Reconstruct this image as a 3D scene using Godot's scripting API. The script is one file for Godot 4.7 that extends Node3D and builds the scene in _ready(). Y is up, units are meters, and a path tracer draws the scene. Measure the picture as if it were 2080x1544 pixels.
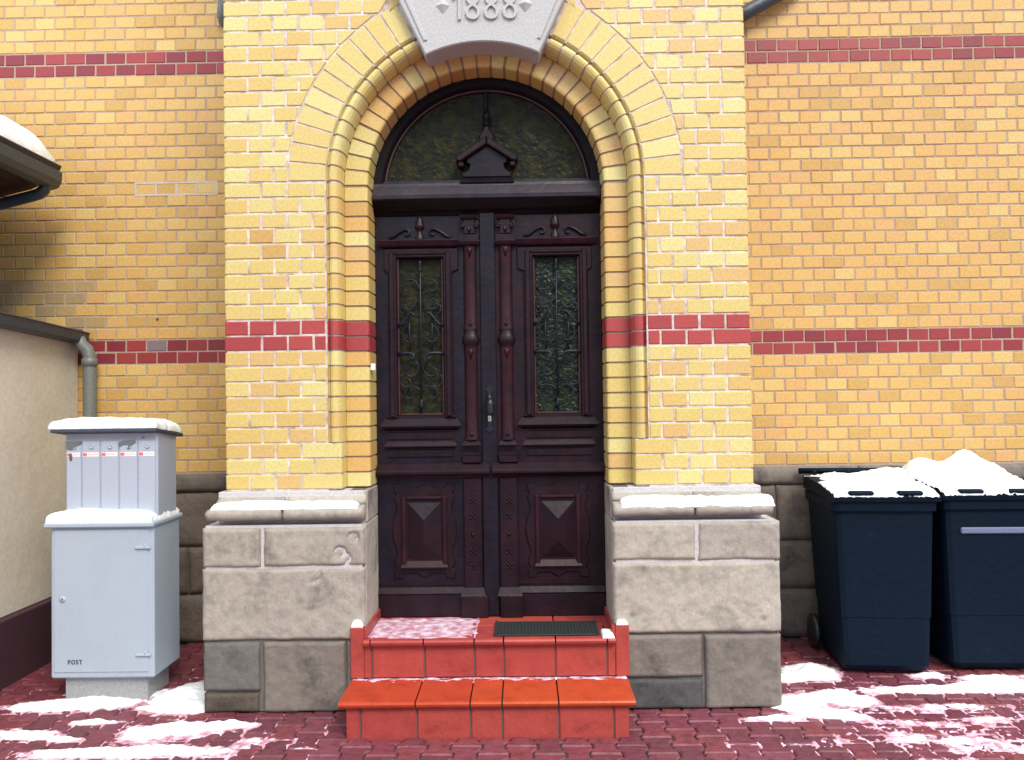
extends Node3D
# A yellow brick house entrance in winter. Metres, y up; the face of the projecting entrance bay is z = 0, its middle x = 0.

const COURSE := 0.077
const BASE := 1.06          # top of the stone plinth, where the brickwork starts
const SPRING := 2.606       # springing line of the entrance arch
const WING := -1.08         # face of the walls beside the bay

var rng := RandomNumberGenerator.new()
var M := {}
var cache := {}
var house: Node3D

func _ready():
	rng.seed = 1888
	make_camera_and_light()
	make_materials()
	build_ground()
	build_house()
	build_steps()
	build_outbuildings()
	build_cabinets()
	build_bins()
	build_snow()

# ------------------------------------------------------------------ camera, sky, light
func make_camera_and_light():
	var cam := Camera3D.new(); cam.name = "camera"
	cam.fov = 50.15; cam.near = 0.05; cam.far = 400.0
	cam.position = Vector3(0.1786, 1.4986, 4.0407)
	cam.rotation = Vector3(deg_to_rad(1.3325), deg_to_rad(0.7723), deg_to_rad(-0.8078))
	add_child(cam); cam.current = true
	var env := Environment.new()
	env.background_mode = Environment.BG_SKY
	var sm := ProceduralSkyMaterial.new()
	sm.sky_top_color = Color(0.90, 0.95, 1.0)
	sm.sky_horizon_color = Color(0.44, 0.50, 0.58)
	sm.sky_curve = 0.35
	sm.ground_horizon_color = Color(0.74, 0.78, 0.82); sm.ground_bottom_color = Color(0.6, 0.6, 0.62)
	sm.sun_angle_max = 0.0
	var sky := Sky.new(); sky.sky_material = sm
	env.sky = sky
	env.tonemap_mode = Environment.TONE_MAPPER_LINEAR
	env.tonemap_exposure = 2.65
	env.sdfgi_enabled = true; env.ssao_enabled = true; env.ssil_enabled = true
	var we := WorldEnvironment.new(); we.name = "world_environment"; we.environment = env
	add_child(we)
	var sun := DirectionalLight3D.new(); sun.name = "sun"
	sun.light_energy = 0.4; sun.light_color = Color(1.0, 0.97, 0.92); sun.light_angular_distance = 25.0
	sun.shadow_enabled = true
	add_child(sun)
	sun.look_at_from_position(Vector3(2.2, 5.0, 4.5), Vector3.ZERO, Vector3.UP)

# ------------------------------------------------------------------ naming
func tag(o, label, category, group := "", kind := ""):
	o.set_meta("label", label)
	if category: o.set_meta("category", category)
	if group: o.set_meta("group", group)
	o.set_meta("kind", kind if kind else "thing")
	return o
func thing(called, label, category, at := Vector3.ZERO, group := "") -> Node3D:
	var o := Node3D.new(); o.name = called; o.position = at
	add_child(o, true)
	return tag(o, label, category, group)
func put(called, mesh: Mesh, mat: Material, parent: Node = self, at := Vector3.ZERO) -> MeshInstance3D:
	var o := MeshInstance3D.new(); o.name = called; o.mesh = mesh
	if mat: o.material_override = mat
	o.position = at
	parent.add_child(o, true)
	return o
func part(called, st: SurfaceTool, mat: Material, parent: Node = self, at := Vector3.ZERO) -> MeshInstance3D:
	return put(called, done(st), mat, parent, at)

# ------------------------------------------------------------------ mesh tools
func new_st(smooth := false) -> SurfaceTool:
	var st := SurfaceTool.new(); st.begin(Mesh.PRIMITIVE_TRIANGLES)
	st.set_smooth_group(0 if smooth else -1)
	return st
func done(st: SurfaceTool) -> ArrayMesh:
	st.generate_normals()
	return st.commit()
func tri(st: SurfaceTool, a: Vector3, b: Vector3, c: Vector3):
	st.add_vertex(a); st.add_vertex(c); st.add_vertex(b)
func quad(st: SurfaceTool, a: Vector3, b: Vector3, c: Vector3, d: Vector3):
	tri(st, a, b, c); tri(st, a, c, d)
func poly(st: SurfaceTool, p: Array, out: Vector3):
	var n: Vector3 = (p[1] - p[0]).cross(p[2] - p[0])
	if n.dot(out) < 0.0:
		p = p.duplicate(); p.reverse()
	for i in range(1, p.size() - 1): tri(st, p[0], p[i], p[i + 1])
func box(st: SurfaceTool, c: Vector3, s: Vector3, b := 0.003):
	# a box with chamfered edges
	var h := s * 0.5
	b = minf(b, minf(h.x, minf(h.y, h.z)) * 0.8)
	var ax := [Vector3.RIGHT, Vector3.UP, Vector3.BACK]
	for a in 3:
		var u := (a + 1) % 3
		var v := (a + 2) % 3
		for sg in [-1.0, 1.0]:
			var n: Vector3 = ax[a] * sg
			var o: Vector3 = c + n * h[a]
			var du: Vector3 = ax[u] * (h[u] - b)
			var dv: Vector3 = ax[v] * (h[v] - b)
			poly(st, [o - du - dv, o + du - dv, o + du + dv, o - du + dv], n)
			for sh in [-1.0, 1.0]:
				var m: Vector3 = ax[u] * sh
				var o1: Vector3 = o + du * sh
				var o2: Vector3 = c + m * h[u] + n * (h[a] - b)
				poly(st, [o1 - dv, o1 + dv, o2 + dv, o2 - dv], n + m)
	for i in 8:
		var sx := 1.0 if i & 1 else -1.0
		var sy := 1.0 if i & 2 else -1.0
		var sz := 1.0 if i & 4 else -1.0
		var q := Vector3(sx, sy, sz)
		poly(st, [c + Vector3(sx * h.x, sy * (h.y - b), sz * (h.z - b)), c + Vector3(sx * (h.x - b), sy * h.y, sz * (h.z - b)), c + Vector3(sx * (h.x - b), sy * (h.y - b), sz * h.z)], q)
func bar(st: SurfaceTool, x0, x1, y0, y1, z0, z1, b := 0.003):
	box(st, Vector3((x0 + x1) * 0.5, (y0 + y1) * 0.5, (z0 + z1) * 0.5), Vector3(absf(x1 - x0), absf(y1 - y0), absf(z1 - z0)), b)
func inset(p: PackedVector2Array, d: float) -> PackedVector2Array:
	var r := PackedVector2Array()
	var n := p.size()
	for i in n:
		var e0 := (p[i] - p[(i + n - 1) % n]).normalized()
		var e1 := (p[(i + 1) % n] - p[i]).normalized()
		var n0 := Vector2(-e0.y, e0.x)
		var n1 := Vector2(-e1.y, e1.x)
		var m := (n0 + n1)
		var l := maxf(1.0 + n0.dot(n1), 0.3)
		r.append(p[i] + m * (d / l))
	return r
func prism(st: SurfaceTool, pts: PackedVector2Array, z0: float, z1: float, bev := 0.003):
	# a plate of any outline, front edge bevelled, facing +z
	var p := pts.duplicate()
	if Geometry2D.is_polygon_clockwise(p): p.reverse()
	var q := inset(p, bev)
	var idx := Geometry2D.triangulate_polygon(q)
	for i in range(0, idx.size(), 3):
		var a := q[idx[i]]
		var b := q[idx[i + 1]]
		var c := q[idx[i + 2]]
		poly(st, [Vector3(a.x, a.y, z1), Vector3(b.x, b.y, z1), Vector3(c.x, c.y, z1)], Vector3.BACK)
	var n := p.size()
	for i in n:
		var j := (i + 1) % n
		quad(st, Vector3(p[i].x, p[i].y, z1 - bev), Vector3(p[j].x, p[j].y, z1 - bev), Vector3(q[j].x, q[j].y, z1), Vector3(q[i].x, q[i].y, z1))
		quad(st, Vector3(p[i].x, p[i].y, z0), Vector3(p[j].x, p[j].y, z0), Vector3(p[j].x, p[j].y, z1 - bev), Vector3(p[i].x, p[i].y, z1 - bev))
func sweep(st: SurfaceTool, prof: PackedVector2Array, frames: Array, caps := true):
	# closed counter-clockwise profile carried along frames that travel their own +z
	var n := prof.size()
	for k in frames.size() - 1:
		var f: Transform3D = frames[k]
		var g: Transform3D = frames[k + 1]
		for i in n:
			var a := Vector3(prof[i].x, prof[i].y, 0)
			var b := Vector3(prof[(i + 1) % n].x, prof[(i + 1) % n].y, 0)
			quad(st, f * a, f * b, g * b, g * a)
	if caps:
		var idx := Geometry2D.triangulate_polygon(prof)
		for e in [0, frames.size() - 1]:
			var f: Transform3D = frames[e]
			var out: Vector3 = f.basis.z * (-1.0 if e == 0 else 1.0)
			for i in range(0, idx.size(), 3):
				var pp := []
				for q in 3: pp.append(f * Vector3(prof[idx[i + q]].x, prof[idx[i + q]].y, 0))
				poly(st, pp, out)
func arc_frames(a0: float, a1: float, n: int, c := Vector3(0, SPRING, 0)) -> Array:
	# angles in degrees, a0 > a1
	var r := []
	for i in n + 1:
		var t := deg_to_rad(lerpf(a0, a1, float(i) / n))
		r.append(Transform3D(Basis(Vector3(cos(t), sin(t), 0), Vector3.BACK, Vector3(sin(t), -cos(t), 0)), c))
	return r
func jamb_frames(s: float, y0: float, y1: float) -> Array:
	var b := Basis(Vector3(s, 0, 0), Vector3.BACK, Vector3(0, -s, 0))
	var lo := Transform3D(b, Vector3(0, y0, 0))
	var hi := Transform3D(b, Vector3(0, y1, 0))
	return [hi, lo] if s > 0 else [lo, hi]
func mould(st: SurfaceTool, prof: Array, x0: float, x1: float, zb: float, ret := 1.0):
	# horizontal moulding: prof holds (y, how far it stands out from zb), bottom to top; the ends return at a mitre
	for i in prof.size() - 1:
		var a: Vector2 = prof[i]
		var b: Vector2 = prof[i + 1]
		quad(st, Vector3(x0 - a.y * ret, a.x, zb + a.y), Vector3(x1 + a.y * ret, a.x, zb + a.y), Vector3(x1 + b.y * ret, b.x, zb + b.y), Vector3(x0 - b.y * ret, b.x, zb + b.y))
		poly(st, [Vector3(x0 - a.y * ret, a.x, zb + a.y), Vector3(x0 - b.y * ret, b.x, zb + b.y), Vector3(x0, b.x, zb), Vector3(x0, a.x, zb - 0.0001)], Vector3.LEFT)
		poly(st, [Vector3(x1 + a.y * ret, a.x, zb + a.y), Vector3(x1 + b.y * ret, b.x, zb + b.y), Vector3(x1, b.x, zb), Vector3(x1, a.x, zb - 0.0001)], Vector3.RIGHT)
func tube(st: SurfaceTool, pts: Array, r: float, n := 8, r_end := -1.0):
	var frames := []
	var prof := PackedVector2Array()
	for i in n: prof.append(Vector2(cos(TAU * i / n), sin(TAU * i / n)) * r)
	var up := Vector3(0.123, 0.2, 1.0).normalized()
	for i in pts.size():
		var d: Vector3 = (pts[mini(i + 1, pts.size() - 1)] - pts[maxi(i - 1, 0)]).normalized()
		if absf(d.dot(up)) > 0.98: up = Vector3(1, 0.1, 0.05).normalized()
		var x := up.cross(d).normalized()
		up = d.cross(x)
		var k := 1.0
		if r_end >= 0.0: k = lerpf(1.0, r_end / r, float(i) / (pts.size() - 1))
		frames.append(Transform3D(Basis(x * k, up * k, d), pts[i]))
	sweep(st, prof, frames)
func lathe(st: SurfaceTool, prof: Array, at: Vector3, n := 14, squash := 1.0):
	# prof: (radius, height) upwards
	for k in prof.size() - 1:
		var p: Vector2 = prof[k]
		var q: Vector2 = prof[k + 1]
		for i in n:
			var a := TAU * i / n
			var b := TAU * (i + 1) / n
			var A := at + Vector3(cos(a) * p.x, p.y, -sin(a) * p.x * squash)
			var B := at + Vector3(cos(b) * p.x, p.y, -sin(b) * p.x * squash)
			var C := at + Vector3(cos(b) * q.x, q.y, -sin(b) * q.x * squash)
			var D := at + Vector3(cos(a) * q.x, q.y, -sin(a) * q.x * squash)
			if p.x > 0.00001: tri(st, A, B, C)
			if q.x > 0.00001: tri(st, A, C, D)
func spiral(c: Vector2, r0: float, r1: float, a0: float, a1: float, n := 16) -> Array:
	var r := []
	for i in n + 1:
		var t := float(i) / n
		var a := deg_to_rad(lerpf(a0, a1, t))
		r.append(c + Vector2(cos(a), sin(a)) * lerpf(r0, r1, t))
	return r
func at_z(p: Array, z: float, sx := 1.0) -> Array:
	var r := []
	for q in p: r.append(Vector3(q.x * sx, q.y, z))
	return r

# ------------------------------------------------------------------ materials
func lin(r: float, g: float, b: float) -> Color:
	return Color(r, g, b).linear_to_srgb()
func noise(freq: float, octaves: int, sd: int) -> FastNoiseLite:
	var f := FastNoiseLite.new()
	f.noise_type = FastNoiseLite.TYPE_SIMPLEX_SMOOTH; f.fractal_octaves = octaves; f.frequency = freq; f.seed = sd
	return f
func grey_image(size: int, freq: float, octaves: int, lo: float, hi: float, sd: int, power := 1.0) -> Image:
	var src := noise(freq, octaves, sd).get_seamless_image(size, size)
	var im := Image.create(size, size, true, Image.FORMAT_RGB8)
	for y in size:
		for x in size:
			var v := lerpf(lo, hi, pow(src.get_pixel(x, y).r, power))
			im.set_pixel(x, y, Color(v, v, v))
	im.generate_mipmaps()
	return im
func tint_image(size: int, freq: float, octaves: int, cols: Array, sd: int, speck := 0.0) -> Image:
	# colours laid over one another by layered noise: stains and grain
	var a := noise(freq, octaves, sd).get_seamless_image(size, size)
	var b := noise(freq * 7.0, 3, sd + 5).get_seamless_image(size, size)
	var im := Image.create(size, size, true, Image.FORMAT_RGB8)
	for y in size:
		for x in size:
			var v := clampf(a.get_pixel(x, y).r * 0.75 + b.get_pixel(x, y).r * 0.25, 0.0, 0.999)
			var t := v * (cols.size() - 1)
			var i := int(t)
			var c: Color = cols[i].lerp(cols[i + 1], t - i)
			var g := 1.0 + (b.get_pixel((x * 3) % size, (y * 3) % size).r - 0.5) * speck
			im.set_pixel(x, y, Color(c.r * g, c.g * g, c.b * g))
	im.generate_mipmaps()
	return im
func normal_tex(size: int, freq: float, octaves: int, strength: float, sd: int) -> ImageTexture:
	var im := noise(freq, octaves, sd).get_seamless_image(size, size)
	im.convert(Image.FORMAT_RGBA8)
	im.bump_map_to_normal_map(strength)
	im.generate_mipmaps()
	return ImageTexture.create_from_image(im)
func mk(col: Color, rough: float, tex: Texture2D = null, scale := 1.0, nrm: Texture2D = null, nscale := 1.0, spec := 0.5) -> StandardMaterial3D:
	var m := StandardMaterial3D.new()
	m.albedo_color = col; m.roughness = rough; m.metallic_specular = spec
	m.uv1_triplanar = true; m.uv1_world_triplanar = true
	m.uv1_scale = Vector3.ONE * scale
	if tex: m.albedo_texture = tex
	if nrm:
		m.normal_enabled = true; m.normal_texture = nrm; m.normal_scale = nscale
	return m
func make_materials():
	var speck := ImageTexture.create_from_image(grey_image(256, 0.07, 4, 0.92, 1.02, 3))
	var fine := ImageTexture.create_from_image(grey_image(256, 0.11, 3, 0.88, 1.03, 9))
	var streak := noise(0.012, 5, 21)
	streak.frequency = 0.03
	var bump := normal_tex(256, 0.05, 4, 3.0, 11)
	var bump2 := normal_tex(256, 0.02, 5, 5.0, 12)
	# glazed yellow facing bricks of the bay: pale straw to amber
	var ys := [[0.69, 0.52, 0.175], [0.68, 0.49, 0.155], [0.70, 0.57, 0.21], [0.72, 0.63, 0.26], [0.67, 0.47, 0.16], [0.67, 0.45, 0.175], [0.69, 0.54, 0.175], [0.70, 0.57, 0.21], [0.69, 0.55, 0.19], [0.69, 0.53, 0.185]]
	M.yellow = []
	for c in ys: M.yellow.append(mk(lin(c[0], c[1], c[2]), 0.42, speck, 3.1, bump, 0.12))
	# the walls beside it: more orange, duller
	var ws := [[0.68, 0.425, 0.14], [0.67, 0.41, 0.13], [0.69, 0.45, 0.155], [0.68, 0.42, 0.14], [0.65, 0.40, 0.12], [0.70, 0.49, 0.175], [0.68, 0.40, 0.15], [0.68, 0.43, 0.14], [0.69, 0.445, 0.15], [0.59, 0.36, 0.11]]
	M.amber = []
	for c in ws: M.amber.append(mk(lin(c[0], c[1], c[2]), 0.5, speck, 2.7, bump, 0.14))
	var rs := [[0.32, 0.042, 0.048], [0.28, 0.035, 0.044], [0.35, 0.05, 0.052], [0.24, 0.032, 0.046]]
	M.red = []
	for c in rs: M.red.append(mk(lin(c[0], c[1], c[2]), 0.4, speck, 3.3, bump, 0.12))
	M.pale = [M.yellow[2], M.yellow[6], M.yellow[7], M.yellow[8], M.yellow[3], M.yellow[9]]
	M.band = []
	for c in [[0.41, 0.058, 0.056], [0.38, 0.052, 0.053], [0.43, 0.064, 0.058]]: M.band.append(mk(lin(c[0], c[1], c[2]), 0.4, speck, 3.3, bump, 0.12))
	M.dull_brick = [mk(lin(0.40, 0.29, 0.15), 0.7, speck, 2.7, bump, 0.14), mk(lin(0.46, 0.32, 0.14), 0.7, speck, 2.7, bump, 0.14)]  # darker, greyer tones of the side wall bricks
	M.grey_brick = mk(lin(0.24, 0.17, 0.19), 0.7, speck, 4.0, bump, 0.4)
	M.mortar = mk(lin(0.72, 0.65, 0.62), 0.9, ImageTexture.create_from_image(tint_image(256, 0.025, 5, [Color(0.62, 0.57, 0.56), Color(0.88, 0.85, 0.84), Color(1, 1, 1), Color(1, 1, 1)], 31, 0.2)), 1.3, bump, 0.6)
	M.dark_mortar = mk(lin(0.46, 0.36, 0.27), 0.95, fine, 3.0, bump, 0.6)
	M.black_mortar = mk(lin(0.13, 0.11, 0.11), 0.95, fine, 3.0, bump, 0.6)
	M.patch = mk(lin(0.62, 0.56, 0.52), 0.95, fine, 5.0, bump, 0.8)
	# sandstone
	var st_im := tint_image(512, 0.006, 6, [Color(0.46, 0.42, 0.40), Color(0.66, 0.62, 0.57), Color(0.78, 0.73, 0.66), Color(0.72, 0.67, 0.62), Color(0.84, 0.76, 0.64)], 41, 0.14)
	st_im.resize(512, 300); st_im.resize(512, 512)
	st_im.generate_mipmaps()
	var st_tex := ImageTexture.create_from_image(st_im)
	M.stone = mk(Color(0.84, 0.858, 0.885), 0.85, st_tex, 1.0, bump, 0.3)
	M.stone_dark = mk(Color(0.63, 0.632, 0.655), 0.85, st_tex, 1.2, bump, 0.3)
	M.stone_pale = mk(Color(0.89, 0.91, 0.93), 0.85, st_tex, 0.8, bump, 0.3)
	M.stone_brown = mk(Color(0.46, 0.44, 0.43), 0.85, st_tex, 1.5, bump, 0.4)
	M.stone_blue = mk(Color(0.42, 0.44, 0.49), 0.85, st_tex, 1.3, bump, 0.3)
	M.stone_slate = mk(Color(0.55, 0.57, 0.61), 0.85, st_tex, 1.3, bump, 0.3)
	M.stone_wing = mk(Color(0.58, 0.575, 0.59), 0.9, st_tex, 1.2, bump, 0.45)
	M.key_stone = mk(lin(0.53, 0.53, 0.53), 0.85, fine, 3.0, bump, 0.2)
	M.joint = mk(lin(0.60, 0.57, 0.58), 0.95, fine, 3.0, bump, 0.5)
	M.joint_dark = mk(lin(0.16, 0.145, 0.14), 0.95, fine, 3.0, bump, 0.5)
	# door
	var wood_im := Image.create(256, 256, true, Image.FORMAT_RGB8)
	for y in 256:
		for x in 256:
			var t := TAU * x / 256.0
			var v := noise_at(streak, cos(t) * 30.0, sin(t) * 30.0, y * 0.25)
			var w := noise_at(streak, cos(t) * 9.0 + 90.0, sin(t) * 9.0, y * 0.9)
			var k := 0.78 + 0.25 * v + 0.2 * w
			var rd := clampf(0.5 + w * 1.3, 0.0, 1.0)
			wood_im.set_pixel(x, y, Color(k, k * lerpf(1.0, 0.86, rd), k * lerpf(1.06, 0.82, rd)))
	wood_im.generate_mipmaps()
	var wood := ImageTexture.create_from_image(wood_im)
	M.wood = mk(lin(0.022, 0.0095, 0.0175), 0.4, wood, 1.6, bump, 0.12, 0.35)
	M.wood_red = mk(lin(0.038, 0.0125, 0.021), 0.4, wood, 1.9, bump, 0.12, 0.35)
	M.wood_blue = mk(lin(0.0145, 0.012, 0.026), 0.42, wood, 1.5, bump, 0.12, 0.35)
	M.wood_sky_lit = mk(lin(0.034, 0.030, 0.052), 0.38, wood, 1.5, bump, 0.12, 0.5)  # paler, bluer door wood: sky light on the upward slope put into the colour
	M.rim_red = mk(lin(0.075, 0.022, 0.022), 0.5, wood, 2.0)
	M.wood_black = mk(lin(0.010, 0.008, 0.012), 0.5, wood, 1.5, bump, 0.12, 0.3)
	var glass_im := Image.create(512, 512, true, Image.FORMAT_RGB8)
	var ga := noise(0.014, 3, 71).get_seamless_image(512, 512)
	var gb := noise(0.16, 3, 72).get_seamless_image(512, 512)
	for y in 512:
		for x in 512:
			var a := ga.get_pixel(x, y).r
			var b := gb.get_pixel(x, y).r
			var c := Color(0.19, 0.20, 0.18).lerp(Color(0.26, 0.26, 0.17), smoothstep(0.35, 0.75, a))
			c = c.lerp(Color(0.42, 0.40, 0.20), smoothstep(0.62, 0.9, b) * (0.3 + 0.7 * a))
			c = c.lerp(Color(0.13, 0.15, 0.15), smoothstep(0.42, 0.2, b) * 0.8)
			glass_im.set_pixel(x, y, c)
	glass_im.generate_mipmaps()
	var glass_tex := ImageTexture.create_from_image(glass_im)
	var ripple := normal_tex(256, 0.06, 3, 8.0, 73)
	M.glass = mk(Color(0.78, 0.78, 0.76), 0.3, glass_tex, 1.5, ripple, 0.25, 0.2)
	M.glass_green = mk(Color(0.64, 0.78, 0.78), 0.25, glass_tex, 1.9, ripple, 0.45, 0.3)
	M.iron = mk(lin(0.010, 0.014, 0.024), 0.42, fine, 6.0, bump, 0.2, 0.4)
	M.brass = mk(lin(0.5, 0.5, 0.42), 0.35, fine, 6.0)
	M.black = mk(lin(0.012, 0.014, 0.018), 0.4)
	# steps
	var tile_tex := ImageTexture.create_from_image(tint_image(256, 0.02, 5, [Color(0.72, 0.62, 0.64), Color(0.88, 0.80, 0.82), Color(0.93, 0.84, 0.84), Color(0.95, 0.88, 0.88), Color(1.0, 1.0, 1.0)], 51, 0.3))
	M.tile = [mk(lin(0.45, 0.090, 0.072), 0.4, tile_tex, 1.5, bump, 0.15, 0.4), mk(lin(0.42, 0.080, 0.070), 0.42, tile_tex, 1.7, bump, 0.15, 0.4), mk(lin(0.47, 0.096, 0.072), 0.38, tile_tex, 1.3, bump, 0.15, 0.4)]
	M.tread = [mk(lin(0.52, 0.088, 0.028), 0.3, tile_tex, 1.5, bump, 0.12, 0.35), mk(lin(0.49, 0.075, 0.032), 0.32, tile_tex, 1.7, bump, 0.12, 0.35)]
	M.grout = mk(lin(0.14, 0.10, 0.10), 0.95, fine, 3.0)
	M.rubber = mk(lin(0.018, 0.022, 0.024), 0.8, fine, 9.0, bump, 1.0)
	# ground
	var pv := ImageTexture.create_from_image(tint_image(256, 0.02, 5, [Color(0.66, 0.62, 0.66), Color(0.9, 0.86, 0.9), Color(1, 1, 1), Color(1, 0.94, 0.92)], 61, 0.5))
	M.paver = []
	for c in [[0.20, 0.046, 0.062], [0.17, 0.040, 0.057], [0.22, 0.050, 0.060], [0.155, 0.041, 0.056], [0.21, 0.053, 0.076]]: M.paver.append(mk(lin(c[0], c[1], c[2]), 0.55, pv, 2.6, bump2, 0.9))
	M.sand = mk(lin(0.07, 0.05, 0.05), 0.95, fine, 4.0, bump2, 1.0)
	M.yard = mk(Color(0.86, 0.84, 0.86), 0.9, ImageTexture.create_from_image(tint_image(512, 0.01, 6, [Color(0.36, 0.17, 0.19), Color(0.42, 0.22, 0.24), Color(0.50, 0.36, 0.38), Color(0.95, 0.95, 1)], 65, 0.2)), 0.3)
	M.snow = mk(lin(0.87, 0.92, 0.96), 0.75, null, 3.0, normal_tex(256, 0.04, 5, 4.0, 67), 0.5)
	M.frost = mk(Color(1, 1, 1), 0.6, ImageTexture.create_from_image(tint_image(256, 0.02, 5, [Color(0.60, 0.34, 0.38), Color(0.74, 0.52, 0.57), Color(0.86, 0.76, 0.84), Color(0.97, 0.96, 1.0)], 69, 0.15)), 3.0, bump, 0.3)
	# metal, plastic, render
	M.cabinet = mk(lin(0.40, 0.475, 0.57), 0.45, ImageTexture.create_from_image(tint_image(256, 0.012, 4, [Color(0.96, 0.965, 0.97), Color(1, 1, 1), Color(0.98, 0.98, 0.98)], 81, 0.04)), 0.9, bump, 0.04)
	M.concrete = mk(lin(0.34, 0.35, 0.37), 0.9, fine, 2.0, bump, 0.3)
	M.locker = mk(lin(0.47, 0.53, 0.65), 0.42, fine, 5.0, bump, 0.05)
	M.seam = mk(lin(0.16, 0.17, 0.19), 0.6)
	M.lid_dark = mk(lin(0.05, 0.06, 0.09), 0.5)
	M.white = mk(lin(0.82, 0.82, 0.84), 0.5)
	M.sticker_red = mk(lin(0.75, 0.16, 0.20), 0.5)
	M.tear = mk(lin(0.17, 0.18, 0.21), 0.7, fine, 8.0)
	M.rust = mk(lin(0.16, 0.09, 0.09), 0.8, fine, 8.0)
	M.ink = mk(lin(0.06, 0.07, 0.08), 0.6)
	M.bin = mk(lin(0.0085, 0.021, 0.042), 0.55, ImageTexture.create_from_image(tint_image(256, 0.03, 5, [Color(0.66, 0.69, 0.70), Color(0.68, 0.70, 0.72), Color(0.70, 0.71, 0.72), Color(0.72, 0.74, 0.76), Color(1, 1, 1)], 85, 0.25)), 1.6, bump, 0.25, 0.2)
	M.plate = mk(lin(0.13, 0.17, 0.28), 0.45)
	M.render = mk(lin(0.72, 0.67, 0.58), 0.9, ImageTexture.create_from_image(tint_image(256, 0.008, 5, [Color(0.92, 0.91, 0.90), Color(0.97, 0.97, 0.96), Color(1, 1, 1)], 77, 0.08)), 0.6, bump, 0.08)
	M.plinth_paint = mk(lin(0.06, 0.024, 0.038), 0.7, fine, 2.0)
	M.zinc = mk(lin(0.035, 0.055, 0.080), 0.45, fine, 1.5, bump, 0.15, 0.6)
	M.downpipe = mk(lin(0.17, 0.19, 0.18), 0.5, fine, 1.5, bump, 0.1, 0.6)
	M.board = mk(lin(0.055, 0.022, 0.014), 0.7, wood, 1.5)
	M.roof_tile = mk(lin(0.07, 0.06, 0.06), 0.8, fine, 2.0)
func noise_at(f: FastNoiseLite, x: float, y: float, z: float) -> float:
	return f.get_noise_3d(x, y, z)
func pick(a: Array) -> Material:
	return a[rng.randi() % a.size()]

# ------------------------------------------------------------------ bricks
func brick_mesh(w: float, v: int, h := 0.0685) -> ArrayMesh:
	# face at z = 0, rounded arrises, slightly out of true
	var key := "%d_%d_%d" % [roundi(w * 1000), v, roundi(h * 1000)]
	if cache.has(key): return cache[key]
	var r := RandomNumberGenerator.new(); r.seed = hash(key)
	var p := PackedVector2Array()
	for c in [[-1, -1], [1, -1], [1, 1], [-1, 1]]:
		p.append(Vector2(c[0] * w * 0.5 + r.randf_range(-0.0012, 0.0012), c[1] * h * 0.5 + r.randf_range(-0.0009, 0.0009)))
	var st := new_st()
	prism(st, p, -0.035, 0.0, 0.0035)
	cache[key] = done(st)
	return cache[key]
func mass(called, list: Array, parent: Node):
	# many small pieces as one mesh with a surface per material: [mesh, transform, material]
	var by := {}
	for e in list:
		if not by.has(e[2]):
			var st := SurfaceTool.new(); st.begin(Mesh.PRIMITIVE_TRIANGLES); by[e[2]] = st
		by[e[2]].append_from(e[0], 0, e[1])
	var mesh := ArrayMesh.new()
	for m in by:
		by[m].set_material(m)
		by[m].commit(mesh)
	var o := put(called, mesh, null, parent)
	o.set_meta("kind", "stuff")
	return o
func brick_tone(k: int, wing: bool) -> Material:
	if k == 9 or k == 10 or k == 33 or k == 34: return pick(M.red if wing else M.band)
	return pick(M.amber) if wing else pick(M.yellow)

func build_house():
	house = thing("brick_house", "yellow brick house with arched carved entrance door, red brick bands and sandstone base", "house")
	house.set_meta("kind", "thing")
	entrance_bay()
	arch()
	key_stone()
	for s in [-1.0, 1.0]: wing_wall(s)
	stone_base()
	entrance_door()
	# rainwater pipe ends in the corners beside the bay, and the doorbell
	var st := new_st(true)
	tube(st, [Vector3(-1.665, 4.6, -1.0), Vector3(-1.665, 4.05, -1.0), Vector3(-1.672, 3.99, -1.005), Vector3(-1.69, 3.955, -1.04), Vector3(-1.70, 3.94, -1.1)], 0.042, 12)
	part("downpipe", st, M.downpipe, house)
	st = new_st(true)
	tube(st, [Vector3(1.45, 3.80, -1.0), Vector3(1.62, 3.90, -1.0), Vector3(1.86, 4.03, -1.0), Vector3(1.95, 4.10, -1.0), Vector3(1.97, 4.2, -1.0), Vector3(1.97, 4.6, -1.0)], 0.045, 12)
	part("downpipe", st, M.zinc, house)
	st = new_st()
	bar(st, -0.604, -0.580, 1.655, 1.690, -0.145, -0.120, 0.003)
	part("doorbell", st, M.white, house)

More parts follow.
